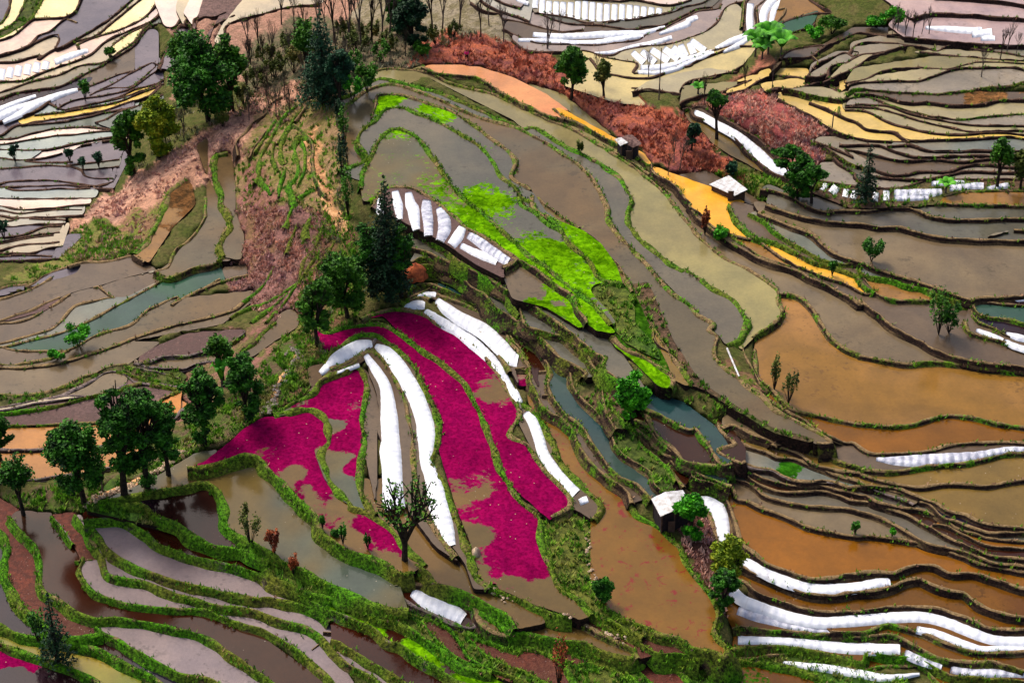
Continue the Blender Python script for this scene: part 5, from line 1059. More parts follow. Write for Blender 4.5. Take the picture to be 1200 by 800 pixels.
def leaves(cent, size, rs, up=.5, fold=.25, aspect=1.5):
    n = len(cent); c = np.array(cent, float).reshape(-1, 3); R = np.random.RandomState(rs.randint(0, 1 << 30))
    nrm = R.normal(size=(n, 3)); nrm[:, 2] = np.abs(nrm[:, 2]) + up; nrm /= np.linalg.norm(nrm, axis=1)[:, None]
    t_ = R.normal(size=(n, 3)); a = np.cross(nrm, t_); a /= np.linalg.norm(a, axis=1)[:, None]; b = np.cross(nrm, a)
    s = size * R.uniform(.6, 1.35, (n, 1)); a = a * s * aspect / 2; b = b * s / 2; f = nrm * s * fold
    V = np.stack([c - a, c - b * 1.0 + f * 0, c + a, c + b], 1); V[:, 0] -= f * .6; V[:, 2] -= f
    return V.reshape(-1, 3).tolist(), (np.arange(n * 4).reshape(-1, 4)).tolist()
def cloud(center, rad, n, rs, shell=.55):
    out = []
    while len(out) < n:
        v = Vector((rs.gauss(0, 1), rs.gauss(0, 1), rs.gauss(0, 1))).normalized() * (shell + (1 - shell) * rs.random()) ** 1.0
        out.append((center[0] + v.x * rad[0], center[1] + v.y * rad[1], center[2] + v.z * rad[2]))
    return out
def place(name, u, v, label, cat, group=None, z=None):
    zz = (zon(u, v) if z is None else z); p = W(u, v, zz)
    o = bpy.data.objects.new(name, None); C.objects.link(o); o.location = p; o.empty_display_size = .5
    return tag(o, label, cat, group), p, mpp(p)
def tree(u, v, top, wpx, kind, leaf, label, group=None, dens=1.0, cat='tree', bark=None, clumps=None, name='tree', lf=None, low=.2):
    rs = random.Random(int(u * 31 + v * 17)); root, p, m = place(name, u, v, label, cat, group)
    h = (v - top) * m / math.cos(PITCH) * 1.02; wd = wpx * m * 1.08
    lf = lf or max(.26, 2.6 * m)
    if kind == 'conifer':
        seg = [(Vector((0, 0, -.3)), Vector((0, 0, h * .95)), .03 * h + .03, .02)]; cen = []
        L = max(7, int(h * 1.5))
        for k in range(L):
            f_ = k / (L - 1); zc = h * (.12 + .86 * f_); r = wd / 2 * (1 - f_) ** .8 * rs.uniform(.8, 1.1) + .12
            nb = max(4, int(r * 6))
            for j in range(nb):
                a = j / nb * 6.283 + rs.random(); e = Vector((math.cos(a) * r, math.sin(a) * r, zc - r * .25)); s0 = Vector((0, 0, zc))
                seg.append((s0, e, .03, .01))
                for q in range(max(3, int(r / lf * 2.6 * dens))):
                    g_ = rs.uniform(.2, 1.05); pt = s0.lerp(e, g_); cen.append((pt.x + rs.gauss(0, .12 * r + .05), pt.y + rs.gauss(0, .12 * r + .05), pt.z + rs.gauss(0, .12)))
        V, F = tubes(seg, 4); link('trunk', mesh('trunk', V, F), bark or BARK, root)
        V, F = leaves(cen, lf * .9, rs, .6); link('crown', mesh('crown', V, F), LEAF[leaf], root); return root
    seg, tips = grow(rs, h, kind)
    # fit the limbs into the wanted width and height
    mx = max(max(abs(t_.x), abs(t_.y)) for t_ in tips); mz = max(t_.z for t_ in tips); kx = (wd / 2 * .86) / mx; kz = h * .93 / mz
    sc = lambda q: Vector((q.x * kx, q.y * kx, q.z * kz))
    seg = [(sc(a), sc(b), r0, r1) for a, b, r0, r1 in seg]; tips = [sc(t_) for t_ in tips]
    V, F = tubes(seg, 5); link('trunk', mesh('trunk', V, F), bark or BARK, root)
    if leaf:
        cen = []
        if kind == 'sparse':
            for t_ in tips:
                if rs.random() < .8: cen += cloud(t_, (lf * 2.2, lf * 2.2, lf * 1.6), int(7 * dens), rs, .1)
        else:
            tips = [t_ for t_ in tips if t_.z > h * low] or tips
            nc = (clumps or 26) + 8; rs.shuffle(tips); sel = tips[:nc]
            if kind == 'broad':
                for _ in range(int(nc * .6)):
                    w3 = Vector((rs.gauss(0, 1), rs.gauss(0, 1), rs.gauss(0, 1))).normalized() * rs.uniform(.55, 1)
                    zc = h * (.42 + low * .5) ; hz_ = h * .44
                    sel.append(Vector((w3.x * wd * .36, w3.y * wd * .36, zc + w3.z * hz_)))
            R0 = wd * .13
            for t_ in sel:
                r = R0 * rs.uniform(.55, 1.45); zf = .75 if kind != 'umbrella' else .4
                n = int(min(900, 2.6 * (r / lf) ** 2 * 6 * dens)) + 12; cen += cloud(t_, (r, r, r * zf), n, rs, .35)
        V, F = leaves(cen, lf, rs, .7); link('crown', mesh('crown', V, F), LEAF[leaf], root)
    return root
def bush(u, v, top, wpx, leaf, label, group=None, dens=1.0, cat='shrub', name='shrub', upright=False):
    rs = random.Random(int(u * 13 + v * 7)); root, p, m = place(name, u, v, label, cat, group)
    h = max(.5, (v - top) * m / math.cos(PITCH)); wd = wpx * m; lf = max(.2, 2.2 * m); seg = []; cen = []
    for k in range(9 if not upright else 14):
        a = rs.random() * 6.283; r = wd / 2 * rs.uniform(.25, .8); e = Vector((math.cos(a) * r, math.sin(a) * r, h * rs.uniform(.55, .95))); seg.append((Vector((0, 0, -.1)), e, .05, .02))
        rr = wd * (.22 if not upright else .1); cen += cloud(e, (rr, rr, h * (.25 if not upright else .3)), int(min(260, 16 * (rr / lf) ** 2 * dens) + 16), rs, .2)
    V, F = tubes(seg, 4); link('stem', mesh('stem', V, F), BARK, root)
    V, F = leaves(cen, lf, rs, .5); link('foliage', mesh('foliage', V, F), LEAF[leaf], root); return root
GRP = 'dark trees on the ridge left of the purple hill'
tree(455, 352, 214, 50, 'conifer', 'conifer', 'tallest dark conifer, in front of the fan of white covers', GRP, 1.5, clumps=40)
tree(436, 345, 262, 44, 'broad', 'dark', 'dark leafy tree merged into the left side of the tallest conifer', GRP, 1.1)
tree(470, 348, 268, 40, 'broad', 'dark', 'dark round tree close to the rust coloured straw stack', GRP, 1.2)
tree(408, 372, 298, 62, 'broad', 'green', 'green bushy tree left of the tallest conifer', GRP, 1.2)
tree(372, 404, 326, 46, 'broad', 'green', 'smaller green tree with a bent dark trunk below the bushy tree', GRP)
tree(290, 492, 412, 48, 'broad', 'dark', 'dark dense tree above the left end of the magenta paddy', GRP, 1.2, low=.15)
tree(262, 452, 386, 34, 'sparse', 'green', 'thin green tree beside the young banana plant', GRP, 2)
tree(240, 522, 434, 50, 'broad', 'dark', 'leaning tree between the two orange pools and the magenta paddy', GRP, 1.1, low=.15)
tree(146, 580, 448, 54, 'broad', 'dark', 'biggest dark tree of the left ridge, left trunk of a pair', GRP, 1.3, clumps=30, low=.2)
tree(172, 570, 452, 68, 'broad', 'dark', 'broad tree standing right of the biggest tree on the left ridge', GRP, 1.3, clumps=30, low=.2)
tree(198, 556, 470, 40, 'broad', 'dark', 'narrow dark tree at the right end of the lower left clump', GRP, 1.2, low=.2)
tree(100, 590, 486, 78, 'broad', 'dark', 'tree with a leaning trunk in front of the orange paddies at left', GRP, .9, clumps=26, low=.25)
tree(28, 603, 532, 44, 'sparse', 'dark', 'thin leafed tree near the left edge below the orange paddies', GRP, 2)
tree(2, 540, 488, 46, 'broad', 'dark', 'dark crown cut by the left edge of the picture', GRP, 1.2)
tree(120, 575, 542, 22, 'bare', None, 'small leafless bush before the lower orange paddy', cat='bare shrub', bark=BARKG)
tree(245, 142, 52, 92, 'broad', 'dark', 'large dark bamboo like clump on the crest at upper left', 'trees along the upper left crest', .85, clumps=26, low=.15, lf=.42)
tree(222, 110, 40, 40, 'sparse', 'green', 'feathery yellow green shoots rising left of the large dark clump', 'trees along the upper left crest', 3)
tree(272, 130, 50, 42, 'broad', 'green', 'leafy stems on the right side of the large dark clump', 'trees along the upper left crest', 1, low=.3)
tree(186, 186, 117, 50, 'broad', 'yellow', 'rounded tree with yellow green top on the upper left crest', 'trees along the upper left crest', 1.6, clumps=34, low=.1)
tree(158, 204, 134, 44, 'broad', 'green', 'dark green tree left of the yellow topped tree', 'trees along the upper left crest', 1.5, low=.05)
tree(380, 122, 22, 50, 'conifer', 'blue', 'tall blue green conifer at the top of the green steps', 'trees at the head of the spur', 1.4)
tree(362, 100, 30, 42, 'sparse', 'green', 'light green crown left of the blue green conifer', 'trees at the head of the spur', 2.5)
tree(398, 122, 62, 36, 'broad', 'blue', 'dark bushy tree at the foot of the blue green conifer', 'trees at the head of the spur', 1.2, low=.05)
tree(486, 58, 2, 44, 'broad', 'conifer', 'dense dark round tree at the top edge right of the bare trunks', 'trees at the head of the spur', 1.7, clumps=34, low=.05)
tree(466, 40, -6, 34, 'broad', 'dark', 'mid green tree behind the dense dark round tree', 'trees at the head of the spur', 1.2, low=.1)
tree(741, 502, 438, 42, 'broad', 'bright', 'lone bright green round tree in the gully right of the teal pool', None, 1.5, clumps=30, low=.3)
tree(474, 672, 548, 88, 'sparse', 'green', 'forked nearly leafless tree in front of the long white covers', None, .45)
tree(812, 630, 574, 42, 'broad', 'bright', 'dense bright green tree beside the white roofed hut', None, 1.5, clumps=30, low=.05)
tree(849, 688, 620, 44, 'broad', 'yellow', 'light green tree overlapping the bend of the very long white cover', None, .8, low=.2)
tree(846, 715, 655, 36, 'broad', 'dark', 'dark shrubby tree below the light green tree at the bend', None, 1.2, low=.05)
tree(706, 706, 677, 28, 'broad', 'dark', 'small dark round tree at the left edge of the ochre pond', None, 1.5, low=.1)
tree(670, 114, 62, 42, 'broad', 'green', 'green tree on the red slope above the yellow paddy', None, 1.1, low=.45)
tree(708, 116, 76, 22, 'sparse', 'olive', 'spindly tree right of the green tree on the red slope', None, 1.5)
tree(840, 163, 110, 32, 'umbrella', 'dark', 'umbrella shaped pine beside the upper end of the curved white cover', None, 1.3, low=.7)
tree(810, 176, 145, 18, 'broad', 'blue', 'small blue green tree on the red slope left of the umbrella pine', None, 1.4, low=.1)
tree(858, 205, 190, 14, 'broad', 'blue', 'tiny dark green tree behind the white lean-to roof', None, 1.4, low=.1)
tree(925, 224, 174, 46, 'umbrella', 'dark', 'wide dark pine at the lower end of the curved white cover', 'pines above the brown paddies', 1.4, low=.5)
tree(951, 238, 192, 36, 'umbrella', 'dark', 'leaning pine left of the row of short covers', 'pines above the brown paddies', 1.3, low=.55)
tree(934, 232, 200, 34, 'broad', 'dark', 'low dark bushy tree between the two pines', 'pines above the brown paddies', 1.2, low=.05)
tree(1014, 236, 174, 28, 'conifer', 'conifer', 'pointed dark conifer before the row of short covers', None, 1.6)
tree(1168, 220, 165, 26, 'sparse', 'green', 'slender light green tree at far right above the plastic', None, 2.5)
tree(1196, 222, 180, 28, 'broad', 'olive', 'olive tree cut by the right edge above the plastic', None, 1, low=.3)
tree(68, 776, 690, 36, 'conifer', 'conifer', 'dark pointed conifer in the lower left foreground', None, 1.2)
bush(46, 755, 715, 22, 'dark', 'dark leafy bush left of the foreground conifer', upright=True)
bush(655, 812, 744, 20, 'red', 'reddish sapling at the bottom edge right of the purple hill', upright=True, dens=.3)
bush(294, 640, 598, 34, 'olive', 'scraggy shrub on the near edge of the grey green pond', upright=True, dens=.5)
bush(322, 648, 622, 26, 'red', 'rust red dry shrub right of the scraggy pond shrub', upright=True)
bush(345, 676, 650, 16, 'red', 'rust red grass clump on the green bank below the pond', upright=True)
bush(402, 637, 614, 10, 'dark', 'upright dark sapling on the bund right of the grey green pond', upright=True)
bush(393, 636, 620, 12, 'dark', 'round dark shrub next to the upright sapling'); bush(378, 619, 604, 8, 'dark', 'thin dark sapling at the rim of the magenta weed', upright=True)
bush(431, 642, 625, 9, 'green', 'tiny green sapling in the brown pond under the forked tree', upright=True)
bush(1002, 625, 610, 12, 'dark', 'small dark bush standing in the grey paddy at right'); bush(1045, 628, 620, 8, 'bright', 'tiny light green plant right of the small dark bush')
bush(1021, 306, 284, 28, 'dark', 'dark shrub on the edge of the big grey brown paddy')
bush(1100, 392, 346, 34, 'green', 'feathery green shrub on the pink scrub plot at right', upright=True, dens=.7); bush(1112, 390, 362, 26, 'dark', 'dark shrub touching the feathery shrub at right')
bush(907, 458, 420, 15, 'olive', 'thin olive sapling at the left rim of the big orange paddy', upright=True, dens=.7)
bush(924, 472, 437, 24, 'olive', 'spreading olive and red shrub at the left rim of the big orange paddy', upright=True, dens=.6)
bush(975, 323, 308, 10, 'dark', 'small dark shrub in the orange strip at right'); bush(826, 275, 250, 14, 'red', 'mauve twiggy shrub on the bund of the olive strip', upright=True)
bush(845, 283, 268, 22, 'bright', 'yellow green flowering bush below the orange strip'); bush(680, 181, 166, 9, 'olive', 'tiny shrub standing in the olive water strip')
bush(92, 405, 385, 30, 'bright', 'bright green bush in the dark pool at left'); bush(68, 420, 410, 22, 'bright', 'low bright green bush at the left end of the brown paddy')
bush(100, 118, 1e9 if False else 98, 16, 'dark', 'dark bush between the pale fields at upper left'); bush(130, 68, 58, 14, 'green', 'small dark green shrub at the tip of the pale upper field')
bush(1048, 30, 12, 24, 'bright', 'bright green shrub on the dark bank at the top right'); bush(1027, 32, 22, 30, 'bright', 'yellow green shrub left of the shrub at top right'); bush(975, 40, 25, 32, 'green', 'dark green bush right of the banana plants'); bush(955, 45, 35, 24, 'bright', 'bright green bush close to the banana plants')
bush(495, 66, 52, 20, 'green', 'green bush on the red bare slope at the top'); bush(430, 108, 82, 30, 'green', 'green bush above the head of the terraces'); bush(413, 118, 92, 24, 'bright', 'bright green bush beside the blue green conifer')
for i, (u, v, tp, w_) in enumerate([(18, 190, 172, 12), (82, 190, 175, 12), (98, 200, 186, 10), (116, 196, 180, 14), (5, 280, 262, 16)]):
    bush(u, v, tp, w_, 'blue', ['small bare topped sapling on the far bund at left', 'faint grey green sapling on the far bund', 'small dark sapling below the faint one', 'dark sapling nearest the yellow topped tree', 'dark bush at the left edge of the far terraces'][i], 'saplings on the far bunds')
# leaning dark stems down the gully beside the dirt path
for i, (u, v, tp, w_) in enumerate([(404, 175, 132, 14), (402, 215, 165, 16), (408, 255, 205, 18), (400, 150, 120, 14)]):
    bush(u, v, tp, w_, 'conifer' if i % 2 else 'green', ['dark leafy column at the head of the gully by the path', 'dark green column halfway down the gully by the path', 'lowest leafy column in the gully by the path', 'green bush at the top of the gully by the path'][i], 'leafy columns in the gully', upright=True, dens=1.4)
for i, (u, v, tp_, w_, lf_) in enumerate([(300, 104, 82, 34, 'olive'), (322, 92, 70, 34, 'olive'), (344, 86, 62, 36, 'olive'), (312, 76, 56, 30, 'olive'), (336, 66, 44, 30, 'olive'), (420, 66, 44, 34, 'olive'), (446, 72, 52, 30, 'green'), (404, 50, 28, 30, 'olive'), (432, 50, 30, 30, 'olive'), (456, 62, 44, 26, 'olive'), (286, 124, 104, 28, 'olive'), (262, 150, 134, 24, 'olive'), (414, 84, 66, 30, 'green'), (360, 62, 42, 30, 'olive'), (510, 52, 36, 22, 'olive'), (532, 44, 30, 22, 'olive')]):
    bush(u, v, tp_, w_, lf_, ('olive grey bush in the crest thicket, %s' % ['lowest left of the conifer', 'second lowest left of the conifer', 'touching the conifer on its left', 'in the middle of the bare trees', 'near the top of the bare trees', 'right of the conifer at the top', '', 'among the trunks right of the conifer', 'between the tallest bare trunks', 'under the dense dark round tree', 'beside the right end of the big dark clump', 'at the foot of the big dark clump', '', 'behind the light green crown', 'right of the dense dark round tree', 'at the left end of the red slope'][i]) if lf_ == 'olive' else ['', 'green bush between the bare trunks left of the red slope', 'green bush between the bare trunks above the loop of terraces'][1 + (i == 12)], 'bushes of the crest thicket' if lf_ == 'olive' else None, upright=True, dens=.8)
# banana plants
def banana(u, v, top, wpx, label, n=9):
    rs = random.Random(int(u)); root, p, m = place('banana_plant', u, v, label, 'banana plant', 'banana plants'); h = (v - top) * m / math.cos(PITCH); wd = wpx * m / 2
    V, F = tubes([(Vector((0, 0, -.2)), Vector((0, 0, h * .45)), .16, .1)], 7); link('stem', mesh('stem', V, F), BARKG, root)
    for k in range(n):
        a = k / n * 6.283 + rs.uniform(-.3, .3); d = Vector((math.cos(a), math.sin(a), 0)); s_ = Vector((-d.y, d.x, 0)); V = []; F = []
        for i in range(7):
            f_ = i / 6; q = d * wd * f_ * rs.uniform(.95, 1.05) + Vector((0, 0, h * (.42 + .62 * math.sin(f_ * 2.3) * rs.uniform(.9, 1.05) * .8))); w_ = .34 * wd * math.sin(math.pi * (f_ * .86 + .1)) 
            V += [q + s_ * w_ - Vector((0, 0, w_ * .4)), q, q - s_ * w_ - Vector((0, 0, w_ * .4))]
            if i: b_ = (i - 1) * 3; F += [(b_, b_ + 1, b_ + 4, b_ + 3), (b_ + 1, b_ + 2, b_ + 5, b_ + 4)]
        link('leaf', mesh('leaf', V, F, True), LEAF['banana'], root)
banana(885, 66, 38, 34, 'left banana plant of the clump by the yellow paddy'); banana(900, 64, 30, 40, 'tallest banana plant in the clump by the yellow paddy', 11); banana(915, 66, 40, 36, 'right banana plant of the clump by the yellow paddy')
banana(893, 70, 48, 30, 'front banana plant of the clump by the yellow paddy'); banana(261, 462, 420, 24, 'lone young banana plant among the dark trees at left', 6); banana(1108, 226, 210, 24, 'banana plant standing in the rumpled plastic', 7); banana(818, 110, 98, 20, 'small yellow green banana plant below the olive paddy', 6)
# bare trees and thin trunks over the crest at the top
protos = []
for k in range(6):
    rs = random.Random(100 + k); seg, tips = grow(rs, 10, 'bare'); mz = max(t_.z for t_ in tips); seg = [(Vector((a.x * .5, a.y * .5, a.z * 10 / mz)), Vector((b.x * .5, b.y * .5, b.z * 10 / mz)), r0 * .55, r1 * .55) for a, b, r0, r1 in seg]
    V, F = tubes(seg, 4); me = mesh('bare_tree', V, F); me.materials.append(BARKG if k % 3 else BARK); protos.append(me)
rs = random.Random(4); spots = []
for u, v, hp, dark in [(392, 50, 70, 0), (408, 58, 75, 0), (424, 55, 70, 1), (436, 50, 66, 0), (447, 50, 70, 1), (456, 46, 60, 0), (507, 40, 60, 0), (518, 38, 60, 0), (538, 36, 60, 1), (563, 46, 50, 0), (590, 50, 44, 0), (573, 30, 36, 0),
   (330, 30, 50, 0), (345, 34, 44, 0), (292, 62, 42, 0), (304, 60, 46, 0), (318, 66, 40, 0), (641, 62, 44, 0), (358, 50, 44, 0), (372, 40, 50, 1), (382, 34, 40, 0), (475, 66, 34, 0), (655, 40, 30, 0)]: spots.append((u, v, hp))
for _ in range(46):
    u = rs.uniform(285, 420); v = rs.uniform(62, 140) * 1.0 - (u - 285) * .22; 
    spots.append((u, v + 8, rs.uniform(26, 44)))
for u, v in [(178, 160), (205, 150), (216, 165), (196, 175), (1052, 42), (1060, 46), (1070, 44), (1080, 40), (1045, 44), (1088, 46), (790, 192), (796, 200), (805, 188), (783, 205), (702, 96), (873, 106), (905, 104), (760, 92), (826, 120), (1180, 60), (1190, 66), (1172, 70), (1150, 90)]: spots.append((u, v, rs.uniform(24, 40)))
used = []
for i, (u, v, hp) in enumerate(spots):
    z = zon(u, v); p = W(u, v, z); o = link('bare_tree', None) if False else bpy.data.objects.new('bare_tree', protos[i % 6]); C.objects.link(o); o.location = p - Vector((0, 0, .2)); h = hp * mpp(p) / math.cos(PITCH)
    o.scale = (h / 10,) * 3; o.rotation_euler = (0, 0, rs.uniform(0, 6.28))
    zone = 'grey leafless tree in the thicket on the crest at the top left' if 280 < u < 470 and v > 40 and hp < 45 else ('thin bare trunk rising over the top edge of the crest' if u < 700 and v < 70 else 'leafless grey shrub on the slope')
    grp = {'g': 'leafless trees of the crest thicket', 't': 'thin bare trunks along the crest', 'l': 'leafless grey shrubs'}[zone[0] if zone[0] != 'l' else 'l']
    where = 'left of the blue green conifer' if u < 350 else ('around the blue green conifer' if u < 410 else 'right of the blue green conifer')
    size = 'tall' if hp > 55 else ('medium' if hp > 34 else 'low')
    col_ = 'dark' if i % 3 == 0 else 'grey'
    if zone[0] == 'l': zone = '%s leafless %s shrub on the slope %s' % (size, col_, 'by the two trees at upper left' if u < 300 else ('above the red slope' if u < 780 else ('left of the umbrella pine' if u < 830 else ('below the banana plants' if u < 1000 else ('beside the plain at the top right' if u < 1120 else 'under the white covers at top right')))))
    elif zone[0] == 't': zone = '%s %s bare trunk at the top edge, %s' % (size, col_, 'left of the dense dark round tree' if u < 480 else ('just right of the dense dark round tree' if u < 550 else 'beyond the red slope'))
    else: zone = '%s %s leafless tree in the crest thicket %s' % (size, col_, where)
    tag(o, zone, 'bare tree', grp)
# ---------------------------------------------------------------- huts, straw stack, person, stones
ROOFW = simple('pale_roof_sheet', (226, 226, 230), .5, .1, 1.6, c2=(168, 162, 158), bump=.2); WOOD = simple('old_wood', (92, 70, 60), .9, .4, 2.0); DARKW = simple('dark_plank', (46, 36, 44), .9, .4, 2.0)
THATCH = simple('grey_thatch', (132, 104, 96), .95, .45, 2.5, c2=(70, 48, 48), bump=.8); STRAW = simple('rust_straw', (214, 112, 66), .95, .3, 2.0, c2=(140, 66, 44), bump=.9)
def box(V, F, c, s, rot=0):
    n = len(V); cr, sr = math.cos(rot), math.sin(rot)
    for dz in (-1, 1):
        for dy in (-1, 1):
            for dx in (-1, 1):
                x, y = dx * s[0] / 2, dy * s[1] / 2; V.append((c[0] + x * cr - y * sr, c[1] + x * sr + y * cr, c[2] + dz * s[2] / 2))
    for q in ((0, 2, 3, 1), (4, 5, 7, 6), (0, 1, 5, 4), (2, 6, 7, 3), (0, 4, 6, 2), (1, 3, 7, 5)): F.append(tuple(n + k for k in q))
def slab(pts, th):
    V = [Vector(p) for p in pts] + [Vector(p) - Vector((0, 0, th)) for p in pts]; n = len(pts)
    return V, [tuple(range(n)), tuple(range(2*n-1, n-1, -1))] + [(i, i + n, (i+1) % n + n, (i+1) % n) for i in range(n)]
def hut(name, base, roofs, eave, label, cat='hut', wallm=None, strips=4, sheet=None):
    """roofs: list of (photo outline of a roof plane with heights above ground, material)"""
    u, v = base; z = zon(u, v); o = W(u, v, z); root = bpy.data.objects.new(name, None); C.objects.link(root); root.location = o; tag(root, label, cat)
    allp = []
    for quad, m_ in roofs:
        P = [W(a, b, z + h) - o for a, b, h in quad]; allp += P
        k = strips
        for i in range(k):            # overlapping sheets
            a, b = i / k, (i + 1) / k; lift = Vector((0, 0, .03 * (i % 2)))
            q = [P[0].lerp(P[1], a) + lift, P[0].lerp(P[1], b) + lift, P[3].lerp(P[2], b) + lift, P[3].lerp(P[2], a) + lift]
            V, F = slab(q, .06); link('roof_sheet', mesh('roof_sheet', V, F), m_, root)
    xs = [p.x for p in allp]; ys = [p.y for p in allp]; cx, cy = sum(xs) / len(xs), sum(ys) / len(ys)
    cor = []
    for p in allp:
        q = Vector((cx + (p.x - cx) * .85, cy + (p.y - cy) * .85, 0))
        if all((q - c_[0]).length > .5 for c_ in cor): cor.append((q, p.z))
    for q, hz in cor: V, F = [], []; box(V, F, (q.x, q.y, hz / 2 - .35), (.14, .14, hz + .5)); link('post', mesh('post', V, F), WOOD, root)
    hull = sorted(cor, key=lambda c_: math.atan2(c_[0].y - cy, c_[0].x - cx))
    for i in range(len(hull)):
        (a, ha), (b, hb) = hull[i], hull[(i + 1) % len(hull)]; d = (b - a); n = max(2, int(d.length / .45))
        for k in range(n):
            q = a.lerp(b, (k + .5) / n); hh = (ha + (hb - ha) * (k + .5) / n) - .3; V, F = [], []; box(V, F, (q.x, q.y, hh / 2 - .2), (d.length / n * .94, .05, hh + .4), math.atan2(d.y, d.x)); link('wall_plank', mesh('wall_plank', V, F), wallm or DARKW, root)
    # door on the side facing down the slope
    V, F = [], []; fr = min(cor, key=lambda c_: c_[0].y)[0]; box(V, F, (cx, fr.y - .12, .7), (.7, .06, 1.4)); dr = link('door', mesh('door', V, F), WOOD, root)
    return root
hut('hut', (783, 606), [([(763, 584, 2.2), (780, 576, 2.7), (792, 597, 2.7), (774, 605, 2.2)], ROOFW), ([(780, 576, 2.72), (800, 574, 2.3), (812, 592, 2.3), (792, 597, 2.72)], ROOFW)], 2.2, 'white roofed hut beside the dense bright green tree', 'hut')
hut('field_shelter', (856, 232), [([(831, 216, .8), (854, 205.5, 1.5), (876, 222, 1.5), (861, 229.5, .8)], ROOFW)], 1.6, 'low shelter with one flat white roof near the orange strip', 'shelter', WOOD, 3)
hut('hut', (736, 182), [([(722, 163, 1.9), (736, 158, 2.4), (750, 170, 2.3), (742, 173, 1.8)], THATCH), ([(736, 158, 2.42), (742, 158.5, 2.4), (752, 168, 2.3), (750, 170, 2.3)], THATCH), ([(720, 163, 1.85), (728, 161, 2.15), (736, 167, 2.1), (727, 171, 1.6)], ROOFW)], 1.8, 'dark hut with grey thatch and a white sheet on its roof', 'hut', DARKW, 3)
def mound(u, v, rx, ry, h, mat, name, label, cat, z=None):
    z = zon(u, v); o = W(u, v, z); V = []; F = []; n = 22; K = 7
    for k in range(K):
        f_ = k / (K - 1); r = (1 - f_ ** 2.2) if k < K - 1 else .03
        for i in range(n): a = i / n * 6.283; j = 1 + wob(Vector((math.cos(a) * 2, math.sin(a) * 2, k)), 1.1, .3); V.append((rx * r * math.cos(a) * j, ry * r * math.sin(a) * j, -.3 + (h + .3) * f_ + wob(Vector((a * 2, k, 2)), 1, .1)))
    for k in range(K - 1):
        for i in range(n): j = (i + 1) % n; F.append((k*n+i, k*n+j, (k+1)*n+j, (k+1)*n+i))
    F.append(tuple((K-1)*n + i for i in range(n)))
    return tag(link(name, mesh(name, V, F, True), mat, loc=o), label, cat)
mound(487, 322, 1.5, 1.3, 1.7, STRAW, 'straw_stack', 'rust coloured straw stack at the foot of the dark trees', 'straw stack')
ROCK = simple('pale_rock', (214, 190, 160), .85, .2, 2.0, c2=(150, 120, 100), bump=.6); ROCKG = simple('grey_rock', (170, 156, 146), .85, .3, 2.0, c2=(96, 84, 80), bump=.6)
mound(558, 648, .5, .75, .8, ROCK, 'boulder', 'pale pointed boulder on the bund beside the magenta weed', 'boulder'); mound(755, 577, .35, .4, .6, ROCK, 'boulder', 'small tan boulder at the lower end of the teal pool', 'boulder')
def stones(pts, n, r, mat, label, seed):
    rs = random.Random(seed); P = parse(pts); V = []; F = []
    ico = [(0,0,1),(.9,0,.3),(.3,.85,.3),(-.7,.5,.3),(-.7,-.5,.3),(.3,-.85,.3),(0,0,-.5)]
    for k in range(n):
        i = rs.randrange(len(P) - 1); f_ = rs.random(); u = P[i][0] * (1-f_) + P[i+1][0] * f_ + rs.gauss(0, 2.2); v = P[i][1] * (1-f_) + P[i+1][1] * f_ + rs.gauss(0, 2.0)
        p = W(u, v, zon(u, v) + .12); s = r * rs.uniform(.5, 1.3); b = len(V); a0 = rs.random() * 6.28
        for x, y, z in ico: c_, s_ = math.cos(a0), math.sin(a0); V.append((p.x + (x * c_ - y * s_) * s, p.y + (x * s_ + y * c_) * s * rs.uniform(.7, 1.1), p.z + z * s * .8))
        for a, bb in ((1,2),(2,3),(3,4),(4,5),(5,1)): F.append((b, b + a, b + bb)); F.append((b + 6, b + bb, b + a))
    return tag(link('stones', mesh('stones', V, F), mat), label, None, None, 'stuff')
stones('@P 100,592 118,582 140,574 165,566 190,548 212,528', 150, .28, ROCK, 'pale stones lining the path under the dark trees', 1)
stones('@P 335,415 345,408 350,418 335,440 325,460 318,475 310,482', 110, .26, ROCKG, 'stones on the bare track between the trees and the purple hill', 2)
stones('@P 690,625 688,645 690,660 696,680', 26, .2, ROCK, 'white stones along the left rim of the ochre pond', 3)
stones('@P 660,720 690,735 720,745 740,748', 40, .22, ROCK, 'stones along the bund below the ochre pond', 4)
stones('@P 600,705 570,690', 16, .2, ROCK, 'stones on the bund under the magenta terrace', 5)
# white board at the small outlet pool
V, F = [], []
a = W(852, 408, zon(858, 420) + .3); b = W(866, 441, zon(866, 446) + .2); d = b - a; ctr = (a + b) / 2
V, F = tubes([(a - ctr, b - ctr, .11, .11)], 8); tag(link('pipe', mesh('pipe', V, F), ROOFW, loc=ctr), 'white pipe lying across the bank at the red brown pool', 'pipe')
# thin pole
for u, v, hp, l in [(772, 118, 56, 'thin wooden pole in front of the slanting covers'), (641, 62, 42, 'thin pole before the twin long white covers'), (975, 150, 16, 'short pole at the yellow paddy')]:
    p = W(u, v, zon(u, v)); h = hp * mpp(p) / math.cos(PITCH); V, F = tubes([(Vector((0, 0, -.3)), Vector((.05, 0, h)), .09, .06)], 6); tag(link('pole', mesh('pole', V, F), BARKG, loc=p), l, 'pole')
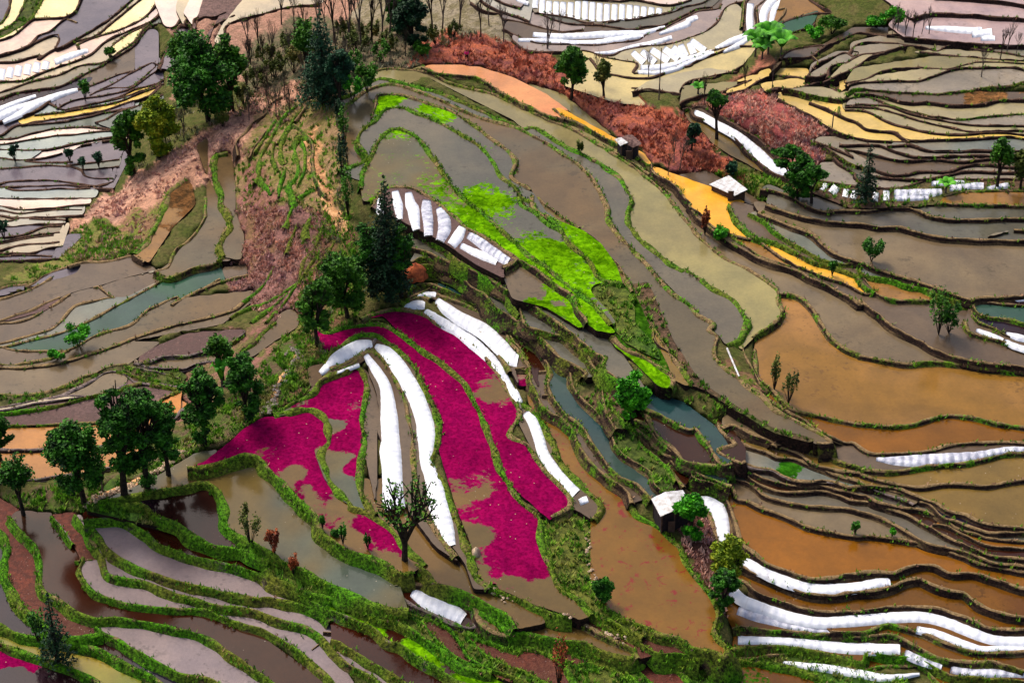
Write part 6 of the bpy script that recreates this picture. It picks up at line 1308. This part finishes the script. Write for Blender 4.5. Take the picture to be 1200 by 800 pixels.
# the person in pink on the red slope
def person(u, v):
    z = zon(u, v); o = W(u, v, z); root = bpy.data.objects.new('person', None); C.objects.link(root); root.location = o
    tag(root, 'person in a bright pink jacket and black trousers bending on the bare red slope', 'person')
    def skin(name, verts, edges, rad, mat):
        me = bpy.data.meshes.new(name); me.from_pydata(verts, edges, []); ob = link(name, me, mat, root)
        sk = ob.modifiers.new('s', 'SKIN'); ob.modifiers.new('d', 'SUBSURF').levels = 1
        for i, r in enumerate(rad): me.skin_vertices[0].data[i].radius = (r, r)
        me.skin_vertices[0].data[0].use_root = True
    # body: pelvis, spine, neck, head, arms, legs
    B = [(0, 0, .78), (0, -.08, 1.0), (0, -.22, 1.22), (0, -.3, 1.34), (0, -.36, 1.44), (0, -.42, 1.54), (-.2, -.22, 1.2), (-.3, -.32, .98), (-.27, -.5, .86), (.2, -.22, 1.2), (.3, -.32, .98), (.27, -.5, .86), (-.11, 0, .72), (-.13, -.12, .42), (-.13, 0, .06), (-.13, -.14, .03), (.11, 0, .72), (.13, -.1, .42), (.13, .04, .06), (.13, -.1, .03)]
    Ed = [(0,1),(1,2),(2,3),(3,4),(4,5),(2,6),(6,7),(7,8),(2,9),(9,10),(10,11),(0,12),(12,13),(13,14),(14,15),(0,16),(16,17),(17,18),(18,19)]
    rd = [.13,.13,.15,.06,.1,.09,.07,.05,.035,.07,.05,.035,.09,.065,.045,.04,.09,.065,.045,.04]
    skin('body', B, Ed, rd, simple('skin_tone', (176, 128, 100), .7, .05))
    pink = simple('pink_cloth', (228, 24, 140), .85, .15); black = simple('black_cloth', (26, 22, 30), .9, .2)
    skin('jacket', B[:4] + B[6:8] + B[9:11], [(0,1),(1,2),(2,3),(2,4),(4,5),(2,6),(6,7)], [.16,.16,.18,.08,.09,.065,.09,.065], pink)
    skin('trousers', [B[0], B[12], B[13], B[14], B[16], B[17], B[18]], [(0,1),(1,2),(2,3),(0,4),(4,5),(5,6)], [.15,.115,.085,.065,.115,.085,.065], black)
    skin('hair', [(0, -.4, 1.5), (0, -.37, 1.58), (0, -.42, 1.63)], [(0,1),(1,2)], [.09,.115,.1], black)
    for s_ in (-1, 1):
        for k in range(5):
            x = s_ * .27 + (k - 2) * .022; skin('finger', [(x, -.53, .83), (x + (.03 * -s_ if k == 4 else 0), -.57, .79), (x, -.585, .75 - .004 * k)], [(0,1),(1,2)], [.012,.01,.008], simple('skin_tone', (176, 128, 100), .7, .05))
person(547, 70)
# ---------------------------------------------------------------- ground cover nobody could count
def tufts(name, pts, mat, label, hmin, hmax, blades=5, wd=.09):
    R = np.random.RandomState(3); n = len(pts); P = np.repeat(np.array(pts), blades, 0); N = len(P)
    h = R.uniform(hmin, hmax, N); a = R.uniform(0, 6.283, N); ln = R.uniform(.2, .9, N) * h; b0 = P + np.stack([R.normal(0, .12, N), R.normal(0, .12, N), np.full(N, -.05)], 1)
    sx = np.stack([-np.sin(a), np.cos(a), np.zeros(N)], 1) * (wd * R.uniform(.6, 1.4, N))[:, None]; tip = b0 + np.stack([np.cos(a) * ln, np.sin(a) * ln, h], 1)
    V = np.stack([b0 - sx, b0 + sx, tip], 1).reshape(-1, 3); F = np.arange(N * 3).reshape(-1, 3)
    return tag(link(name, mesh(name, V.tolist(), F.tolist()), mat), label, None, None, 'stuff')
rs = random.Random(9); gpts = []; dry = []
for f in FIELDS:
    for R in f.get('runs', []):
        for i in range(len(R) - 1):
            p = R[i][0]
            if CAM.y + p.y > 330 and f['g'] < .5: continue
            for _ in range(3 if f['g'] >= .75 else 2):
                if rs.random() < f['g'] * (.5 + mn.noise(p * .25)) * 1.5:
                    q = p.lerp(R[i+1][0], rs.random()); d = (R[i+1][0] - R[i][0]); o = Vector((-d.y, d.x, 0)); o = o.normalized() * f['sgn'] if o.length > 0 else o
                    dd = max(0, q.z - R[i][1]); s_ = rs.uniform(-.25, .35 + .5 * dd * f['g'])
                    gpts.append(tuple(q + o * s_ + Vector((0, 0, .12 - max(0, s_ - .2) * 1.2))))
            if rs.random() < .12: dry.append(tuple(p + Vector((rs.uniform(-.2, .2), rs.uniform(-.2, .2), .15))))
GR = leafmat('grass_blades', (44, 96, 12), (112, 168, 24), (150, 160, 40)); DRYM = leafmat('dry_blades', (120, 84, 70), (190, 150, 116))
tufts('grass', gpts, GR, 'short green grass growing on the bunds', .12, .4)
tufts('dry_grass', dry, DRYM, 'dry stubble on the bunds', .12, .3)
classes = {'red': [], 'pink': [], 'green': [], 'scrub': []}
def incl(s): return parse(s)
cl = [('red', incl('@P 490,55 510,38 560,40 640,62 690,95 760,122 806,140 850,185 880,215 850,240 800,205 740,165 690,125 650,130 600,88 520,76'), 2600, (150, 50, 36), (206, 104, 62)),
 ('pink', incl('@P 790,135 850,108 925,106 978,160 960,197 900,205 860,160 830,130'), 2200, 0, 0), ('pink', incl('@P 110,330 60,280 130,225 200,180 300,110 350,95 370,120 290,180 250,215 190,240 170,300'), 1700, 0, 0),
 ('pink', incl('@P 262,290 280,240 320,235 380,250 400,290 380,360 330,380 270,350'), 2600, 0, 0), ('green', incl('@P 270,210 300,140 370,110 400,140 410,240 360,300 330,240 290,250'), 650, 0, 0),
 ('green', incl('@P 330,400 362,392 350,450 300,500 240,530 180,560 100,600 -40,600 -40,590 120,560 200,510 280,460'), 2600, 0, 0), ('scrub', incl('@P 200,130 300,60 400,30 560,40 480,80 420,120 400,300 380,420 360,390 400,200 380,130 260,140 150,210'), 3200, 0, 0),
 ('green', incl('@P 380,250 412,250 425,360 400,400 350,480 300,480 330,400'), 1600, 0, 0), ('scrub', incl('@P 500,340 560,340 700,470 720,470 600,330'), 900, 0, 0), ('green', incl('@P 800,205 880,200 990,215 990,250 900,240 850,215'), 900, 0, 0),
 ('pink', incl('@P 780,560 830,580 850,640 860,740 800,640'), 500, 0, 0), ('green', incl('@P 690,500 900,440 960,515 850,560'), 700, 0, 0), ('pink', incl('@P 1040,355 1110,360 1140,390 1060,385'), 260, 0, 0), ('green', incl('@P 10,330 110,255 180,290 130,312'), 900, 0, 0)]
R = np.random.RandomState(77)
for u, v in zip(R.uniform(-30, 1230, 60000), R.uniform(-30, 830, 60000)):
    k = lab(u, v)
    if k >= 0 and FIELDS[k]['col'] in ('grass', 'bank') and mn.noise(Vector((u * .08, v * .08, 9))) > -.2: classes['green'].append(tuple(W(u, v, FIELDS[k]['z'])))
for nm, poly, n, _, _ in cl:
    xs = [p[0] for p in poly]; ys = [p[1] for p in poly]; k = 0; R = np.random.RandomState(n)
    U = R.uniform(min(xs), max(xs), n * 3); Vv = R.uniform(min(ys), max(ys), n * 3); ok = inside(poly, U, Vv)
    for u, v in zip(U[ok][:n], Vv[ok][:n]):
        if lab(u, v) == -1 and mn.noise(Vector((u * .06, v * .06, 5))) > -.25: classes[nm].append(tuple(W(u, v, zground(u, v))))
tufts('dry_bracken', classes['red'], leafmat('red_bracken', (140, 72, 54), (214, 136, 100), (180, 120, 118)), 'rust red dry bracken on the slope behind the terraces', .25, .7, 5, .12)
tufts('dry_scrub', classes['pink'], leafmat('pink_scrub', (150, 104, 92), (236, 188, 164), (160, 120, 130)), 'pinkish dry scrub on the slopes', .2, .55, 5, .1)
tufts('green_scrub', classes['green'], leafmat('green_scrub', (52, 104, 18), (136, 184, 44), (160, 130, 84)), 'green weeds on the slopes', .2, .6, 6, .12)
tufts('grey_scrub', classes['scrub'], leafmat('grey_scrub', (84, 96, 60), (160, 150, 120), (120, 140, 66)), 'grey green scrub on the crest', .3, .8, 6, .1)
